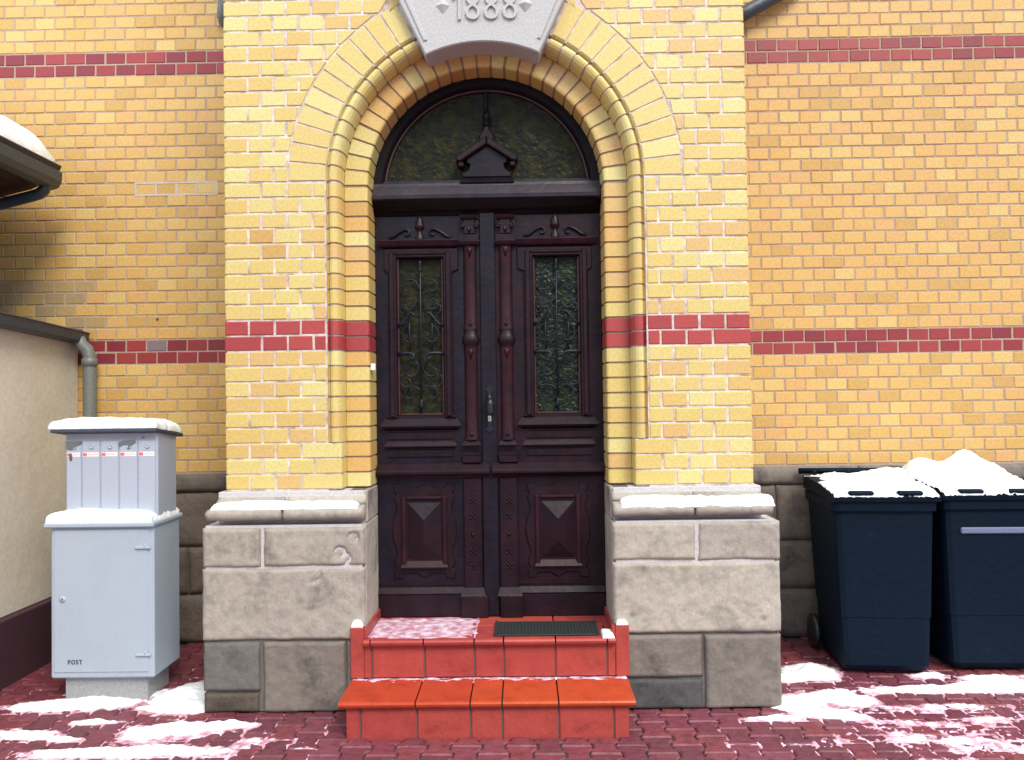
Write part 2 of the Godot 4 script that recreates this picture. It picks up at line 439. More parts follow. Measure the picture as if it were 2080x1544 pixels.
func entrance_bay():
	var st := new_st()
	for s in [-1.0, 1.0]:
		bar(st, s * 0.797, s * 1.302, 0.0, SPRING, -0.30, -0.0045, 0.001)
		bar(st, s * 1.0, s * 1.302, SPRING + 0.0005, 6.5, -0.30, -0.0045, 0.001)
		bar(st, s * 0.62, s * 1.30, 0.0, 6.5, -1.2, -0.302, 0.001)
	bar(st, -0.999, 0.999, SPRING + 0.99, 6.5, -0.30, -0.0045, 0.001)
	# spandrels: the wall between the arch and the straight edges
	for i in 40:
		var a := PI * i / 40.0
		var b := PI * (i + 1) / 40.0
		var p := Vector2(cos(a), sin(a)) * 0.797
		var q := Vector2(cos(b), sin(b)) * 0.797
		var fa := 1.0 / maxf(absf(cos(a)), absf(sin(a)))
		var fb := 1.0 / maxf(absf(cos(b)), absf(sin(b)))
		var P := Vector2(cos(a), sin(a)) * fa
		var Q := Vector2(cos(b), sin(b)) * fb
		for z in [-0.0045, -0.30]:
			poly(st, [Vector3(p.x, p.y + SPRING, z), Vector3(P.x, P.y + SPRING, z), Vector3(Q.x, Q.y + SPRING, z), Vector3(q.x, q.y + SPRING, z)], Vector3(0, 0, 1 if z > -0.1 else -1))
		poly(st, [Vector3(p.x, p.y + SPRING, -0.0045), Vector3(q.x, q.y + SPRING, -0.0045), Vector3(q.x, q.y + SPRING, -0.3), Vector3(p.x, p.y + SPRING, -0.3)], -Vector3(p.x, p.y, 0))
	bar(st, -0.62, 0.62, SPRING + 0.62, 6.5, -1.2, -0.302, 0.001)
	var wall := part("entrance_wall", st, M.mortar, house)
	# hallway behind the door, closed
	st = new_st()
	bar(st, -0.70, 0.70, 0.0, SPRING + 0.75, -1.3, -1.15, 0.001)
	part("hall_wall", st, M.black_mortar, house)
	var rest := []
	for s in [-1.0, 1.0]:
		for k in 50:
			var y0 := BASE + k * COURSE
			var yc := y0 + 0.006 + 0.0685 * 0.5
			var widths := [0.12, 0.13, 0.13, 0.13] if k % 2 == 0 else [0.185, 0.13, 0.13, 0.065]
			var x := 1.31
			var i := 0
			while x > 0.012:
				var w: float = (widths[i] if i < (4 if k < 20 else 1) else 0.13)
				if k < 20 and x < 0.81: break
				if k < 3 and i == 3:
					# the three lowest courses run on to the reveal, before the rounded jamb starts
					var ro := x - 0.006
					var sb := new_st()
					sweep(sb, PackedVector2Array([Vector2(ro, 0.0), Vector2(0.742, 0.0), Vector2(0.732, -0.003), Vector2(0.727, -0.012), Vector2(0.725, -0.115), Vector2(ro, -0.115)]), jamb_frames(s, yc - 0.033, yc + 0.033))
					part("brick", sb, brick_tone(k, false), wall)
					break
				var xa := x - (0.0 if i == 0 else 0.0055)
				var xb := maxf(x - w + 0.0055, 0.004)
				if k < 20: xb = maxf(xb, 0.801)
				x -= w; i += 1
				var mat := brick_tone(k, false)
				if s < 0 and (k == 15 or k == 16) and absf((xa + xb) * 0.5 - 1.10) < 0.06: mat = M.amber[9]
				var ya := yc - 0.0342
				var yb := yc + 0.0342
				if k >= 20:
					var ra := arc_x(ya)
					var rb := arc_x(yb)
					if minf(ra, rb) > xa - 0.012: continue
					if ra > xb:
						var pa := minf(ra, xa - 0.004)
						var pb := maxf(rb, xb)
						var sb := new_st()
						prism(sb, PackedVector2Array([Vector2(s * xa, ya), Vector2(s * pa, ya), Vector2(s * pb, yb), Vector2(s * xa, yb)]), -0.035, 0.0, 0.003)
						if k < 33: part("brick", sb, mat, wall)
						else: rest.append([done(sb), Transform3D.IDENTITY, mat])
						continue
				var mesh := brick_mesh(xa - xb, rng.randi() % 3)
				var at := Vector3(s * (xa + xb) * 0.5 + rng.randf_range(-0.0015, 0.0015), yc + rng.randf_range(-0.0013, 0.0013), rng.randf_range(-0.002, 0.001))
				if k < 33: put("brick", mesh, mat, wall, at)
				else: rest.append([mesh, Transform3D(Basis.IDENTITY, at), mat])
		# the sides of the bay
		for k in 50:
			var n := 8
			for i in n:
				var off := 0.0 if k % 2 else 0.065
				var zc := -0.10 - off - i * 0.13
				if zc < WING + 0.05: continue
				rest.append([brick_mesh(0.119, rng.randi() % 3), Transform3D(Basis(Vector3.UP, s * PI * 0.5), Vector3(s * 1.308, BASE + k * COURSE + 0.039, zc)), brick_tone(k, false)])
	mass("side_courses", rest, wall)
func arc_x(y: float) -> float:
	var d := y - SPRING
	var r := 0.995
	return sqrt(r * r - d * d) if d < r else 0.0

func arch():
	# voussoirs flush with the wall, a rounded ring, and a recessed inner ring; the last two run down as jambs
	var outer := PackedVector2Array([Vector2(0.986, -0.0035), Vector2(0.982, 0.0), Vector2(0.804, 0.0), Vector2(0.800, -0.0035), Vector2(0.800, -0.05), Vector2(0.986, -0.05)])
	var roll := PackedVector2Array([Vector2(0.7985, -0.003), Vector2(0.796, -0.020), Vector2(0.789, -0.026), Vector2(0.784, -0.014), Vector2(0.779, 0.0), Vector2(0.768, 0.005), Vector2(0.756, 0.003), Vector2(0.743, -0.005), Vector2(0.733, -0.020), Vector2(0.727, -0.040), Vector2(0.725, -0.065), Vector2(0.725, -0.12), Vector2(0.7985, -0.12)])
	var roll_in := PackedVector2Array([Vector2(0.797, -0.032), Vector2(0.785, -0.030), Vector2(0.776, -0.008), Vector2(0.768, -0.004), Vector2(0.756, -0.006), Vector2(0.747, -0.013), Vector2(0.738, -0.026), Vector2(0.733, -0.045), Vector2(0.731, -0.07), Vector2(0.731, -0.13), Vector2(0.797, -0.13)])
	var inner := PackedVector2Array([Vector2(0.7235, -0.10), Vector2(0.620, -0.10), Vector2(0.610, -0.104), Vector2(0.605, -0.112), Vector2(0.601, -0.275), Vector2(0.7235, -0.275)])
	var inner_in := PackedVector2Array([Vector2(0.730, -0.108), Vector2(0.624, -0.108), Vector2(0.613, -0.115), Vector2(0.608, -0.28), Vector2(0.730, -0.28)])
	var st := new_st()
	sweep(st, roll_in, arc_frames(180, 0, 60))
	for s in [-1.0, 1.0]: sweep(st, roll_in, jamb_frames(s, BASE, SPRING))
	for s in [-1.0, 1.0]: bar(st, s * 0.734, s * 0.801, BASE, BASE + 3.0 * COURSE, -0.11, -0.0052, 0.001)
	var core := part("arch_ring", st, M.mortar, house)
	for s in [-1.0, 1.0]:
		var n := 11
		for i in n:
			var a0 := 64.3 * i / n
			var a1 := 64.3 * (i + 1) / n
			for prof in [outer, roll]:
				var g := 0.35 if prof == outer else 0.42
				var b := new_st()
				var hi := a1 - g
				var lo := a0 + g
				sweep(b, prof, arc_frames(hi, lo, 4) if s > 0 else arc_frames(180 - lo, 180 - hi, 4))
				part("brick" if prof == outer else "rounded_brick", b, pick(M.pale), core)
		for k in range(0, 20):
			if k < 3: continue
			var yc := BASE + k * COURSE + 0.039
			var b := new_st()
			sweep(b, roll, jamb_frames(s, yc - 0.0335, yc + 0.0335))
			part("rounded_brick", b, brick_tone(k, false), core)
	st = new_st()
	sweep(st, inner_in, arc_frames(180, 0, 60))
	for s in [-1.0, 1.0]: sweep(st, inner_in, jamb_frames(s, BASE, SPRING))
	var core2 := part("inner_ring", st, M.dark_mortar, house)
	var n2 := 27
	for i in n2:
		var b := new_st()
		var hi := 180.0 * (i + 1) / n2 - 0.55 + rng.randf_range(-0.12, 0.12)
		var lo := 180.0 * i / n2 + 0.55 + rng.randf_range(-0.12, 0.12)
		sweep(b, inner, arc_frames(hi, lo, 1))
		var o := part("brick", b, pick(M.amber if rng.randf() < 0.45 else M.yellow), core2)
		o.position.z = rng.randf_range(-0.002, 0.002)
	for s in [-1.0, 1.0]:
		for k in 20:
			var yc := BASE + k * COURSE + 0.039
			var b := new_st()
			sweep(b, inner, jamb_frames(s, yc - 0.0333, yc + 0.0333))
			part("brick", b, pick(M.band) if (k == 9 or k == 10) else pick(M.amber if rng.randf() < 0.3 else M.yellow), core2)

func key_stone():
	# tapering stone with a curved foot, raised borders, a year and two lozenges
	var p := PackedVector2Array()
	for i in 13:
		var a := deg_to_rad(lerpf(64.9, 115.1, i / 12.0))
		p.append(Vector2(cos(a) * 0.664, SPRING + sin(a) * 0.664 + 0.004))
	var d := Vector2(cos(deg_to_rad(115.1)), sin(deg_to_rad(115.1)))
	p.append(Vector2(d.x * 1.10, SPRING + d.y * 1.10))
	p.append(Vector2(-d.x * 1.10, SPRING + d.y * 1.10))
	var st := new_st()
	prism(st, p, -0.12, 0.056, 0.006)
	var k := part("keystone", st, M.key_stone, house)
	for s in [-1.0, 1.0]:
		st = new_st()
		var q := PackedVector2Array()
		for e in [[66.6, 0.73], [66.6, 1.08], [68.1, 1.08], [68.1, 0.73]]:
			var a := deg_to_rad(e[0])
			q.append(Vector2(s * cos(a) * e[1], SPRING + sin(a) * e[1]))
		prism(st, q, 0.054, 0.064, 0.004)
		part("border", st, M.key_stone, k)
	for s in [-1.0, 1.0]:
		st = new_st()
		var c := Vector2(0.012 + s * 0.205, 3.455)
		var r := 0.038
		for i in 4:
			var a := TAU * i / 4
			var b := TAU * (i + 1) / 4
			tri(st, Vector3(c.x + cos(a) * r, c.y + sin(a) * r * 1.15, 0.055), Vector3(c.x + cos(b) * r, c.y + sin(b) * r * 1.15, 0.055), Vector3(c.x, c.y, 0.078))
		part("lozenge", st, M.key_stone, k)
	var xs := [-0.128, -0.056, 0.036, 0.128]
	for i in 4:
		var t := TextMesh.new()
		var f := SystemFont.new(); f.font_names = PackedStringArray(["Droid Sans"]); f.font_weight = 400
		t.font = f; t.text = "1888"[i]; t.font_size = 64; t.pixel_size = 0.00305; t.depth = 0.014
		var o := put("numeral", t, M.key_stone, k, Vector3(xs[i] + 0.012, 3.448, 0.061))
		o.scale = Vector3(0.82, 1, 1)

func wing_wall(s: float):
	var st := new_st()
	bar(st, s * 1.2, s * 4.8, 0.0, 6.5, WING - 0.3, WING - 0.0042, 0.001)
	var wall := part("side_wall", st, M.dark_mortar, house)
	var list := []
	for k in 46:
		var yc := BASE + k * COURSE + 0.039
		for i in 27:
			var xc := s * (1.30 + (0.0 if k % 2 else 0.065) + i * 0.13)
			list.append([xc, yc, k])
	# the bricks nearest the entrance are parts of their own, the farther ones one mass
	list.sort_custom(func(a, b): return absf(a[0]) * 0.85 + absf(a[1] - 2.5) * 0.4 < absf(b[0]) * 0.85 + absf(b[1] - 2.5) * 0.4)
	var rest := []
	var n := 0
	for e in list:
		var mat := brick_tone(e[2], true)
		# bricks swapped for odd ones
		if s < 0 and e[2] == 10 and absf(e[0] + 2.15) < 0.06: mat = M.grey_brick
		if s > 0 and e[2] == 5 and absf(e[0] - 2.52) < 0.06: mat = M.amber[9]
		if s < 0 and e[0] < -2.5 and e[1] > 1.93 and e[1] < 2.27 and rng.randf() < 0.75: mat = pick(M.dull_brick)  # most bricks just above the annex gutter take a darker, greyer tone
		var mesh := brick_mesh(0.1205, rng.randi() % 3, 0.0685)
		var at := Vector3(e[0] + rng.randf_range(-0.0018, 0.0018), e[1] + rng.randf_range(-0.0013, 0.0013), WING + rng.randf_range(-0.002, 0.001))
		var view: bool = absf(e[0]) > 1.60 and e[0] > -3.2 and e[0] < 3.42 and e[1] < 4.15
		if view and n < 300:
			put("brick", mesh, mat, wall, at); n += 1
		else:
			rest.append([mesh, Transform3D(Basis.IDENTITY, at), mat])
	mass("far_bricks", rest, wall)
	if s < 0:
		st = new_st(true)
		lathe(st, [Vector2(0.010, 0.0), Vector2(0.008, 0.003), Vector2(0.0, 0.002)], Vector3.ZERO, 10)
		var plug := part("wall_plug", st, M.rust, wall, Vector3(-2.139, 2.037, WING))
		plug.rotation.x = PI / 2
		# four bricks repointed in pale mortar, and one in the red band
		st = new_st()
		for y in [2.831, 2.908]:
			bar(st, -2.283, -1.748, y - 0.0065, y + 0.0065, WING - 0.02, WING + 0.0012, 0.001)
		for i in 5:
			bar(st, -2.2815 + i * 0.13, -2.2685 + i * 0.13, 2.8378, 2.9012, WING - 0.02, WING + 0.0008, 0.001)
		part("mortar_patch", st, M.patch, wall)

# ------------------------------------------------------------------ stonework
func stone(x0: float, x1: float, y0: float, y1: float, z0: float, z1: float, sd: int, rough := 0.006, round_ := 0.018, pits := [], step := 0.016) -> ArrayMesh:
	# a dressed block: an uneven, worn face with rounded arrises, standing in world coordinates
	var f := noise(2.2, 4, sd)
	var f2 := noise(14.0, 3, sd + 3)
	var st := new_st(true)
	var w := x1 - x0
	var h := y1 - y0
	var nx := maxi(4, int(w / step))
	var ny := maxi(4, int(h / step))
	var g := []
	for j in ny + 1:
		var row := []
		for i in nx + 1:
			var x := x0 + w * i / nx
			var y := y0 + h * j / ny
			var e := minf(minf(x - x0, x1 - x), minf(y - y0, y1 - y))
			var wob := round_ * (1.0 + 0.5 * f2.get_noise_2d(x * 0.6, y * 0.6))
			var t := clampf(e / wob, 0.0, 1.0)
			var z := z1 + f.get_noise_2d(x, y) * rough + f2.get_noise_2d(x, y) * rough * 0.3 - wob * (1.0 - sqrt(1.0 - (1.0 - t) * (1.0 - t)))
			for p in pits:
				var dd := Vector2(x - p[0], y - p[1])
				var r: float = dd.length()
				var ang := atan2(dd.y, dd.x)
				if ang > p[3] - 4.2 and ang < p[3]:
					z -= p[4] * exp(-pow((r - p[2]) / 0.006, 2.0))
				z -= p[4] * 0.3 * (1.0 if r < p[2] else 0.0)
			row.append(Vector3(x, y, z))
		g.append(row)
	for j in ny:
		for i in nx:
			quad(st, g[j][i], g[j][i + 1], g[j + 1][i + 1], g[j + 1][i])
	for i in nx:
		for j in [0, ny]:
			var a: Vector3 = g[j][i]
			var b: Vector3 = g[j][i + 1]
			poly(st, [a, b, Vector3(b.x, b.y, z0), Vector3(a.x, a.y, z0)], Vector3(0, -1 if j == 0 else 1, 0))
	for j in ny:
		for i in [0, nx]:
			var a: Vector3 = g[j][i]
			var b: Vector3 = g[j + 1][i]
			poly(st, [a, b, Vector3(b.x, b.y, z0), Vector3(a.x, a.y, z0)], Vector3(-1 if i == 0 else 1, 0, 0))
	return done(st)
func span(s: float, a: float, b: float) -> Array:
	return [minf(s * a, s * b), maxf(s * a, s * b)]

func stone_base():
	var lists := {
		-1.0: [[0.602, 1.092, 0.702, 0.888, "stone"], [1.108, 1.392, 0.698, 0.888, "stone"], [0.602, 1.394, 0.347, 0.690, "stone"], [0.70, 1.098, 0.0, 0.336, "stone_dark"], [1.116, 1.392, 0.103, 0.338, "stone_slate"], [1.122, 1.386, 0.0, 0.094, "stone_brown"], [0.602, 0.693, 0.0, 0.338, "stone_dark"]],
		1.0: [[0.602, 0.996, 0.712, 0.892, "stone_pale"], [1.012, 1.405, 0.708, 0.892, "stone"], [0.602, 1.404, 0.362, 0.700, "stone_pale"], [0.602, 1.022, 0.150, 0.352, "stone_dark"], [0.602, 1.022, 0.0, 0.142, "stone_blue"], [1.036, 1.400, 0.0, 0.350, "stone_dark"]]}
	for s in [-1.0, 1.0]:
		# pointing between the blocks, with a core behind it
		var st := new_st()
		bar(st, s * 0.615, s * 1.38, 0.50, 0.90, -1.0, 0.088, 0.002)
		bar(st, s * 0.615, s * 1.34, 0.90, 1.055, -0.9, 0.020, 0.002)
		var base := part("stone_plinth", st, M.joint, house)
		st = new_st()
		bar(st, s * 0.616, s * 1.379, 0.0, 0.499, -1.0, 0.080, 0.002)
		part("lower_joint", st, M.joint_dark, base)
		var i := 0
		for b in lists[s]:
			var x := span(s, b[0], b[1])
			var pits := []
			if s < 0 and b[3] > 0.8: pits = [[-0.655, 0.838, 0.020, 3.1, 0.018], [-0.722, 0.765, 0.024, 3.0, 0.020], [-0.690, 0.735, 0.019, 1.9, 0.016]]
			if s < 0 and i == 2: pits = [[-0.842, 0.655, 0.028, 1.9, 0.012]]
			if s > 0 and i == 2: pits = [[0.68, 0.44, 0.010, 2.0, 0.012], [1.31, 0.42, 0.010, 2.6, 0.012]]
			put("stone_block", stone(x[0], x[1], b[2], b[3], -0.30, 0.100, 100 + i + int(s) * 20, 0.010, 0.013, pits, 0.010), M[b[4]], base)
			i += 1
		# dressed stones of the reveal, beside the door
		for r in [[0.345, 0.895], [0.0, 0.340]]:
			st = new_st()
			bar(st, s * 0.600, s * 0.66, r[0], r[1], -0.32, 0.065, 0.006)
			part("reveal_stone", st, M.stone_pale, base)
		# roll moulding and the splayed course under the bricks, two lengths each
		for e in [[0.607, 0.992], [1.004, 1.322]]:
			var x := span(s, e[0], e[1])
			st = new_st(true)
			var pr := [Vector2(0.921, 0.0), Vector2(0.921, 0.055), Vector2(0.925, 0.080), Vector2(0.936, 0.094), Vector2(0.951, 0.099), Vector2(0.967, 0.096), Vector2(0.978, 0.085), Vector2(0.984, 0.06), Vector2(0.990, 0.03), Vector2(0.990, 0.0)]
			var outer_end: bool = e[0] > 0.9
			mould_rough(st, pr, x[0], x[1], 0.018, (0.5 if (outer_end and s < 0) else 0.0), (0.5 if (outer_end and s > 0) else 0.0), 300 + int(s) * 7 + int(e[0] * 10))
			part("moulding_stone", st, M.stone, base)
			st = new_st(true)
			mould_rough(st, [Vector2(0.991, 0.0), Vector2(0.991, 0.042), Vector2(1.012, 0.036), Vector2(1.040, 0.010), Vector2(1.052, 0.004), Vector2(1.056, 0.0)], x[0], x[1] , 0.0, (0.6 if (outer_end and s < 0) else 0.0), (0.6 if (outer_end and s > 0) else 0.0), 330 + int(s) * 7 + int(e[0] * 10))
			part("splayed_stone", st, M.stone if rng.randf() < 0.6 else M.stone_pale, base)
		st = new_st()
		bar(st, s * 0.600, s * 0.70, 0.897, 1.055, -0.30, 0.012, 0.006)
		part("reveal_stone", st, M.stone, base)
		# base of the wall beside the bay
		st = new_st()
		bar(st, s * 1.2, s * 4.8, 0.0, 1.04, -1.3, WING + 0.005, 0.002)
		var wb := part("wall_base", st, M.joint_dark, house)
		i = 0
		for row in [[0.945, 1.052, 0.045, 0.9], [0.60, 0.937, 0.030, 0.62], [0.30, 0.592, 0.032, 0.75], [0.0, 0.292, 0.036, 0.6]]:
			var x: float = 1.3 - 0.2 * (i % 2)
			while x < 4.4:
				var w: float = row[3] * rng.randf_range(0.8, 1.2)
				var xx := span(s, x, x + w - 0.012)
				put("stone_block", stone(xx[0], xx[1], row[0], row[1], WING - 0.05, WING + row[2], 500 + rng.randi() % 400, 0.012, 0.014, [], 0.03), M.stone_dark if (s > 0 and i == 0) else M.stone_wing, wb)
				x += w
			i += 1
func mould_rough(st: SurfaceTool, prof: Array, x0: float, x1: float, zb: float, r0: float, r1: float, sd: int):
	var f := noise(9.0, 3, sd)
	var n := int((x1 - x0) / 0.015)
	var rows := []
	for k in prof.size():
		var p: Vector2 = prof[k]
		var row := []
		for i in n + 1:
			var a := x0 - p.y * r0
			var b := x1 + p.y * r1
			var x := lerpf(a, b, float(i) / n)
			var amp := 0.004 if p.y > 0.02 else 0.0
			row.append(Vector3(x, p.x + f.get_noise_2d(x, p.x * 3.0) * amp, zb + p.y + f.get_noise_2d(x + 50.0, p.x * 3.0) * amp))
		rows.append(row)
	for k in prof.size() - 1:
		for i in n: quad(st, rows[k][i], rows[k][i + 1], rows[k + 1][i + 1], rows[k + 1][i])
		for i in [0, n]:
			var a: Vector3 = rows[k][i]
			var b: Vector3 = rows[k + 1][i]
			var xe: float = x0 if i == 0 else x1
			poly(st, [a, b, Vector3(xe, b.y, zb), Vector3(xe, a.y, zb - 0.0001)], Vector3(-1 if i == 0 else 1, 0, 0))

# ------------------------------------------------------------------ the door
const DZ := -0.262      # face of the door's boards
func entrance_door():
	# transom with its overhanging cornice
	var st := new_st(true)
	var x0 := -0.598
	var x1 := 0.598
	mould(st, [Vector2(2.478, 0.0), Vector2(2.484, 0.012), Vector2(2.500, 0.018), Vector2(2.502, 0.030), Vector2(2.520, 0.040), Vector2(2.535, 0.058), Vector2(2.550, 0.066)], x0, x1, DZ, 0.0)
	part("cornice_foot", st, M.wood_black, house)  # near-black wood paints the shade under the overhang
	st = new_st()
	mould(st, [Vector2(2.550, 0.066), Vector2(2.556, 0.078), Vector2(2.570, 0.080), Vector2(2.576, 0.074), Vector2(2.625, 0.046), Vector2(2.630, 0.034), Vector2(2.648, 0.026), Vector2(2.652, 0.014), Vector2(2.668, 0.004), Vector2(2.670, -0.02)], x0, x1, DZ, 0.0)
	part("transom", st, M.wood_sky_lit, house)  # sky-lit look of the sloping top is in its paler wood colour
	fanlight()
	for s in [-1.0, 1.0]: door_leaf(s)

func fanlight():
	var st := new_st()
	var c := Vector3(0, SPRING, 0)
	sweep(st, PackedVector2Array([Vector2(0.602, -0.236), Vector2(0.566, -0.236), Vector2(0.558, -0.242), Vector2(0.545, -0.262), Vector2(0.545, -0.30), Vector2(0.602, -0.30)]), arc_frames(178, 2, 48, c))
	var fr := part("fanlight", st, M.wood_black, house)
	st = new_st()
	sweep(st, PackedVector2Array([Vector2(0.546, -0.262), Vector2(0.538, -0.264), Vector2(0.536, -0.29), Vector2(0.546, -0.29)]), arc_frames(173, 7, 48, c))
	part("bead", st, M.rim_red, fr)
	var p := PackedVector2Array()
	for i in 41:
		var a := deg_to_rad(lerpf(4, 176, i / 40.0))
		p.append(Vector2(cos(a) * 0.541, SPRING + sin(a) * 0.541))
	st = new_st()
	prism(st, p, -0.290, -0.284, 0.0005)
	part("pane", st, M.glass, fr)
	st = new_st()
	bar(st, -0.011, 0.011, 2.93, 3.150, -0.284, -0.262, 0.004)
	part("glazing_bar", st, M.wood_black, fr)
	# carved aedicule standing on the transom
	st = new_st()
	mould(st, [Vector2(2.640, 0.0), Vector2(2.640, 0.030), Vector2(2.648, 0.038), Vector2(2.656, 0.030), Vector2(2.668, 0.034), Vector2(2.674, 0.024), Vector2(2.676, 0.0)], -0.105, 0.112, -0.262, 1.0)
	var body := PackedVector2Array([Vector2(-0.128, 2.676), Vector2(0.132, 2.676), Vector2(0.132, 2.700), Vector2(0.112, 2.708), Vector2(0.098, 2.722), Vector2(0.094, 2.745), Vector2(0.112, 2.755), Vector2(0.112, 2.775), Vector2(0.004, 2.845), Vector2(-0.104, 2.775), Vector2(-0.104, 2.755), Vector2(-0.086, 2.745), Vector2(-0.090, 2.722), Vector2(-0.104, 2.708), Vector2(-0.128, 2.700)])
	prism(st, body, -0.284, -0.232, 0.004)
	var orn := part("gable_ornament", st, M.wood_blue, fr)
	st = new_st()
	for s in [-1.0, 1.0]:
		var q := PackedVector2Array([Vector2(0.004, 2.888), Vector2(0.004 + s * 0.166, 2.780), Vector2(0.004 + s * 0.160, 2.756), Vector2(0.004 + s * 0.138, 2.756), Vector2(0.004, 2.846)])
		prism(st, q, -0.284, -0.205, 0.006)
		bar(st, 0.004 + s * 0.122, 0.004 + s * 0.152, 2.728, 2.757, -0.28, -0.215, 0.006)
	var q2 := PackedVector2Array([Vector2(-0.036, 2.862), Vector2(0.044, 2.862), Vector2(0.040, 2.900), Vector2(0.020, 2.925), Vector2(0.014, 2.945), Vector2(-0.006, 2.945), Vector2(-0.012, 2.925), Vector2(-0.032, 2.900)])
	prism(st, q2, -0.284, -0.218, 0.006)
	part("roof_moulding", st, M.wood, fr)
	st = new_st(true)
	lathe(st, [Vector2(0.010, 0.0), Vector2(0.012, 0.006), Vector2(0.020, 0.010), Vector2(0.020, 0.016), Vector2(0.010, 0.022), Vector2(0.010, 0.030), Vector2(0.020, 0.042), Vector2(0.023, 0.056), Vector2(0.018, 0.070), Vector2(0.008, 0.084), Vector2(0.004, 0.100), Vector2(0.0, 0.106)], Vector3(0.004, 2.943, -0.245), 12)
	part("finial", st, M.wood_black, fr)
	orn.set_meta("label", "small gabled ornament with dark chevron roof")

func door_leaf(s: float):
	var st := new_st()
	# boards: two stiles and the rails round the window opening
	bar(st, s * 0.486, s * 0.598, 0.36, 2.50, -0.31, DZ, 0.0003)
	bar(st, s * 0.004, s * 0.239, 0.36, 2.50, -0.31, DZ, 0.0003)
	bar(st, s * 0.2391, s * 0.4859, 2.256, 2.50, -0.31, DZ - 0.0002, 0.0002)
	bar(st, s * 0.2391, s * 0.4859, 0.36, 1.418, -0.31, DZ - 0.0002, 0.0002)
	var leaf := part("door_leaf", st, M.wood_blue if s < 0 else M.wood, house)
	if s < 0:
		# cover strip over the meeting edges
		st = new_st()
		bar(st, -0.042, 0.040, 0.36, 2.49, DZ - 0.01, DZ + 0.016, 0.004)
		part("cover_strip", st, M.wood_blue, leaf)
	window(s, leaf)
	overdoor(s, leaf)
	pilaster(s, leaf)
	# sill and the two ledged panels under it
	st = new_st()
	var e := span(s, 0.178, 0.546)
	mould(st, [Vector2(1.338, 0.0), Vector2(1.344, 0.010), Vector2(1.352, 0.026), Vector2(1.362, 0.034), Vector2(1.372, 0.032), Vector2(1.402, 0.006), Vector2(1.404, 0.0)], e[0], e[1], DZ, 0.9)
	part("sill", st, M.wood, leaf)
	st = new_st()
	e = span(s, 0.20, 0.532)
	mould(st, [Vector2(1.292, 0.0), Vector2(1.294, 0.008), Vector2(1.326, 0.008), Vector2(1.330, 0.0)], e[0], e[1], DZ, 0.6)
	mould(st, [Vector2(1.244, 0.0), Vector2(1.246, 0.012), Vector2(1.252, 0.022), Vector2(1.258, 0.022), Vector2(1.282, 0.004), Vector2(1.284, 0.0)], e[0] - 0.008, e[1] + 0.008, DZ, 0.9)
	mould(st, [Vector2(1.196, 0.0), Vector2(1.200, 0.008), Vector2(1.234, 0.008), Vector2(1.238, 0.0)], e[0], e[1], DZ, 0.6)
	part("ledged_panel", st, M.wood, leaf)
	# heavy weather moulding at lock height
	st = new_st()
	e = span(s, 0.012 if s > 0 else 0.004, 0.597)
	mould(st, [Vector2(1.086, 0.0), Vector2(1.088, 0.022), Vector2(1.098, 0.030), Vector2(1.104, 0.046), Vector2(1.114, 0.056), Vector2(1.124, 0.056), Vector2(1.130, 0.050), Vector2(1.164, 0.012), Vector2(1.168, 0.0)], e[0], e[1], DZ, 0.0)
	part("weather_moulding", st, M.wood, leaf)
	lower_panel(s, leaf)
	# foot
	st = new_st()
	e = span(s, 0.10, 0.597)
	mould(st, [Vector2(0.475, 0.0), Vector2(0.476, 0.014), Vector2(0.482, 0.018), Vector2(0.512, 0.004), Vector2(0.514, 0.0)], e[0], e[1], DZ, 0.0)
	mould(st, [Vector2(0.524, 0.0), Vector2(0.526, 0.007), Vector2(0.534, 0.007), Vector2(0.538, 0.0)], e[0], e[1], DZ, 0.0)
	bar(st, e[0], e[1], 0.358, 0.4745, DZ - 0.01, DZ + 0.013, 0.003)
	part("kick_board", st, M.wood, leaf)
	if s < 0:
		handle(leaf)

